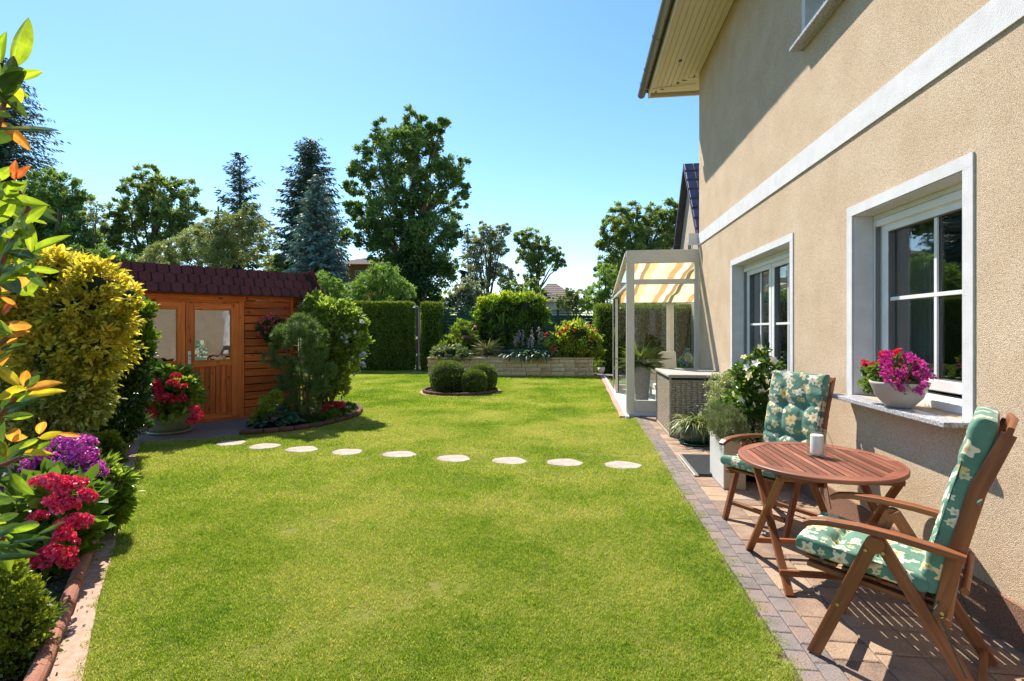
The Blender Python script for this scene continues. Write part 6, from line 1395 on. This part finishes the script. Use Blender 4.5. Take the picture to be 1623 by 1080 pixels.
def tuft_mesh(nb_, rad, h, w):
    a = RNG.random(nb_)*6.283; rr_ = rad*np.sqrt(RNG.random(nb_)); P = np.stack([np.cos(a)*rr_, np.sin(a)*rr_, np.zeros(nb_)-.003], 1); b2 = RNG.random(nb_)*6.283; e = .55+RNG.random(nb_)*1.0
    A = np.stack([np.cos(b2)*np.cos(e), np.sin(b2)*np.cos(e), np.sin(e)], 1); L = h*(.5+.8*RNG.random(nb_)); s_ = np.stack([-np.sin(b2+RNG.normal(size=nb_)*.8), np.cos(b2), np.zeros(nb_)], 1)
    mid = P+A*(L*.55)[:, None]; tip = mid+(A+np.stack([np.cos(b2), np.sin(b2), np.zeros(nb_)], 1)*.5)*(L*.4)[:, None]; W = w*(.7+.6*RNG.random(nb_))[:, None]/2
    V = np.stack([P-s_*W, P+s_*W, mid+s_*W*.8, tip, mid-s_*W*.8], 1)
    return quads_mesh('grass_tuft', V, 5, [(0, 1, 2, 4), (4, 2, 3)], RNG.random(nb_), M['grass'])
def instancer(name, X, Y, tuft, label):
    me = bpy.data.meshes.new(name); N = len(X); me.vertices.add(N); me.vertices.foreach_set('co', np.stack([X, Y, np.where((X > .925) & (Y < 9), .030, .008)], 1).reshape(-1).astype(np.float32)); me.update()
    o = link(name, me); tag(o, label, 'grass', None, 'stuff')
    ng = bpy.data.node_groups.new(name, 'GeometryNodeTree'); ng.interface.new_socket('Geometry', in_out='INPUT', socket_type='NodeSocketGeometry'); ng.interface.new_socket('Geometry', in_out='OUTPUT', socket_type='NodeSocketGeometry')
    N_ = ng.nodes; gi, go = N_.new('NodeGroupInput'), N_.new('NodeGroupOutput'); ip = N_.new('GeometryNodeInstanceOnPoints'); oi = N_.new('GeometryNodeObjectInfo'); oi.inputs['Object'].default_value = tuft; oi.inputs['As Instance'].default_value = True
    rv = N_.new('FunctionNodeRandomValue'); rv.data_type = 'FLOAT_VECTOR'; rv.inputs[0].default_value = (-.12, -.12, 0); rv.inputs[1].default_value = (.12, .12, 6.283)
    rs = N_.new('FunctionNodeRandomValue'); rs.data_type = 'FLOAT'; rs.inputs[2].default_value = .75; rs.inputs[3].default_value = 1.25
    k = ng.links.new; k(gi.outputs[0], ip.inputs['Points']); k(oi.outputs['Geometry'], ip.inputs['Instance']); k(rv.outputs[0], ip.inputs['Rotation']); k(rs.outputs[1], ip.inputs['Scale']); k(ip.outputs[0], go.inputs[0])
    md = o.modifiers.new('scatter', 'NODES'); md.node_group = ng; return o
for k, (step, y0, y1, nb_, rad, h, w, lab) in enumerate([(.030, 0, 4.2, 64, .034, .0165, .0023, 'short mown grass of the lawn close to us'), (.042, 4.2, 9.5, 50, .046, .020, .0034, 'mown grass of the lawn around the stepping stones'), (.062, 9.5, 18.4, 36, .066, .025, .0065, 'mown grass of the far lawn round the island bed')]):
    X, Y = grass_points(step, y0, y1)
    tf = link('grass_tuft', tuft_mesh(nb_, rad, h, w), None, (X[0], Y[0], .008))
    o = instancer('lawn_grass', X, Y, tf, lab); tf.parent = o; tag(tf, kind='stuff')
# a few fallen bark chips on the sandy strip
b = MB()
for k in range(45):
    y = random.uniform(1.5, 3.4); i = 0; x = -(1.55+(y-1.27)*.895)-random.uniform(.01, .2); b.box((x, y, .016), (random.uniform(.004, .014), random.uniform(.003, .007), .004), Matrix.Rotation(random.uniform(0, 3), 3, 'Z'))
for k in range(2200):
    y = random.uniform(1.2, 5.2); x = -(1.80+(y-1.27)*.895)-random.uniform(.02, .9); b.box((x, y, .012+random.uniform(0, .02)), (random.uniform(.01, .035), random.uniform(.006, .015), .005), Matrix.Rotation(random.uniform(0, 3), 3, 'Z') @ Matrix.Rotation(random.uniform(-.6, .6), 3, 'X'))
tag(b.ob('bark_chips', surf('dark_bark_chip', [(.03, .02, .014), (.09, .06, .045), (.16, .12, .1)], 30, .9, .3), None), 'dark bark chips of the left bed, some fallen on the sandy strip', 'bark mulch', None, 'stuff')
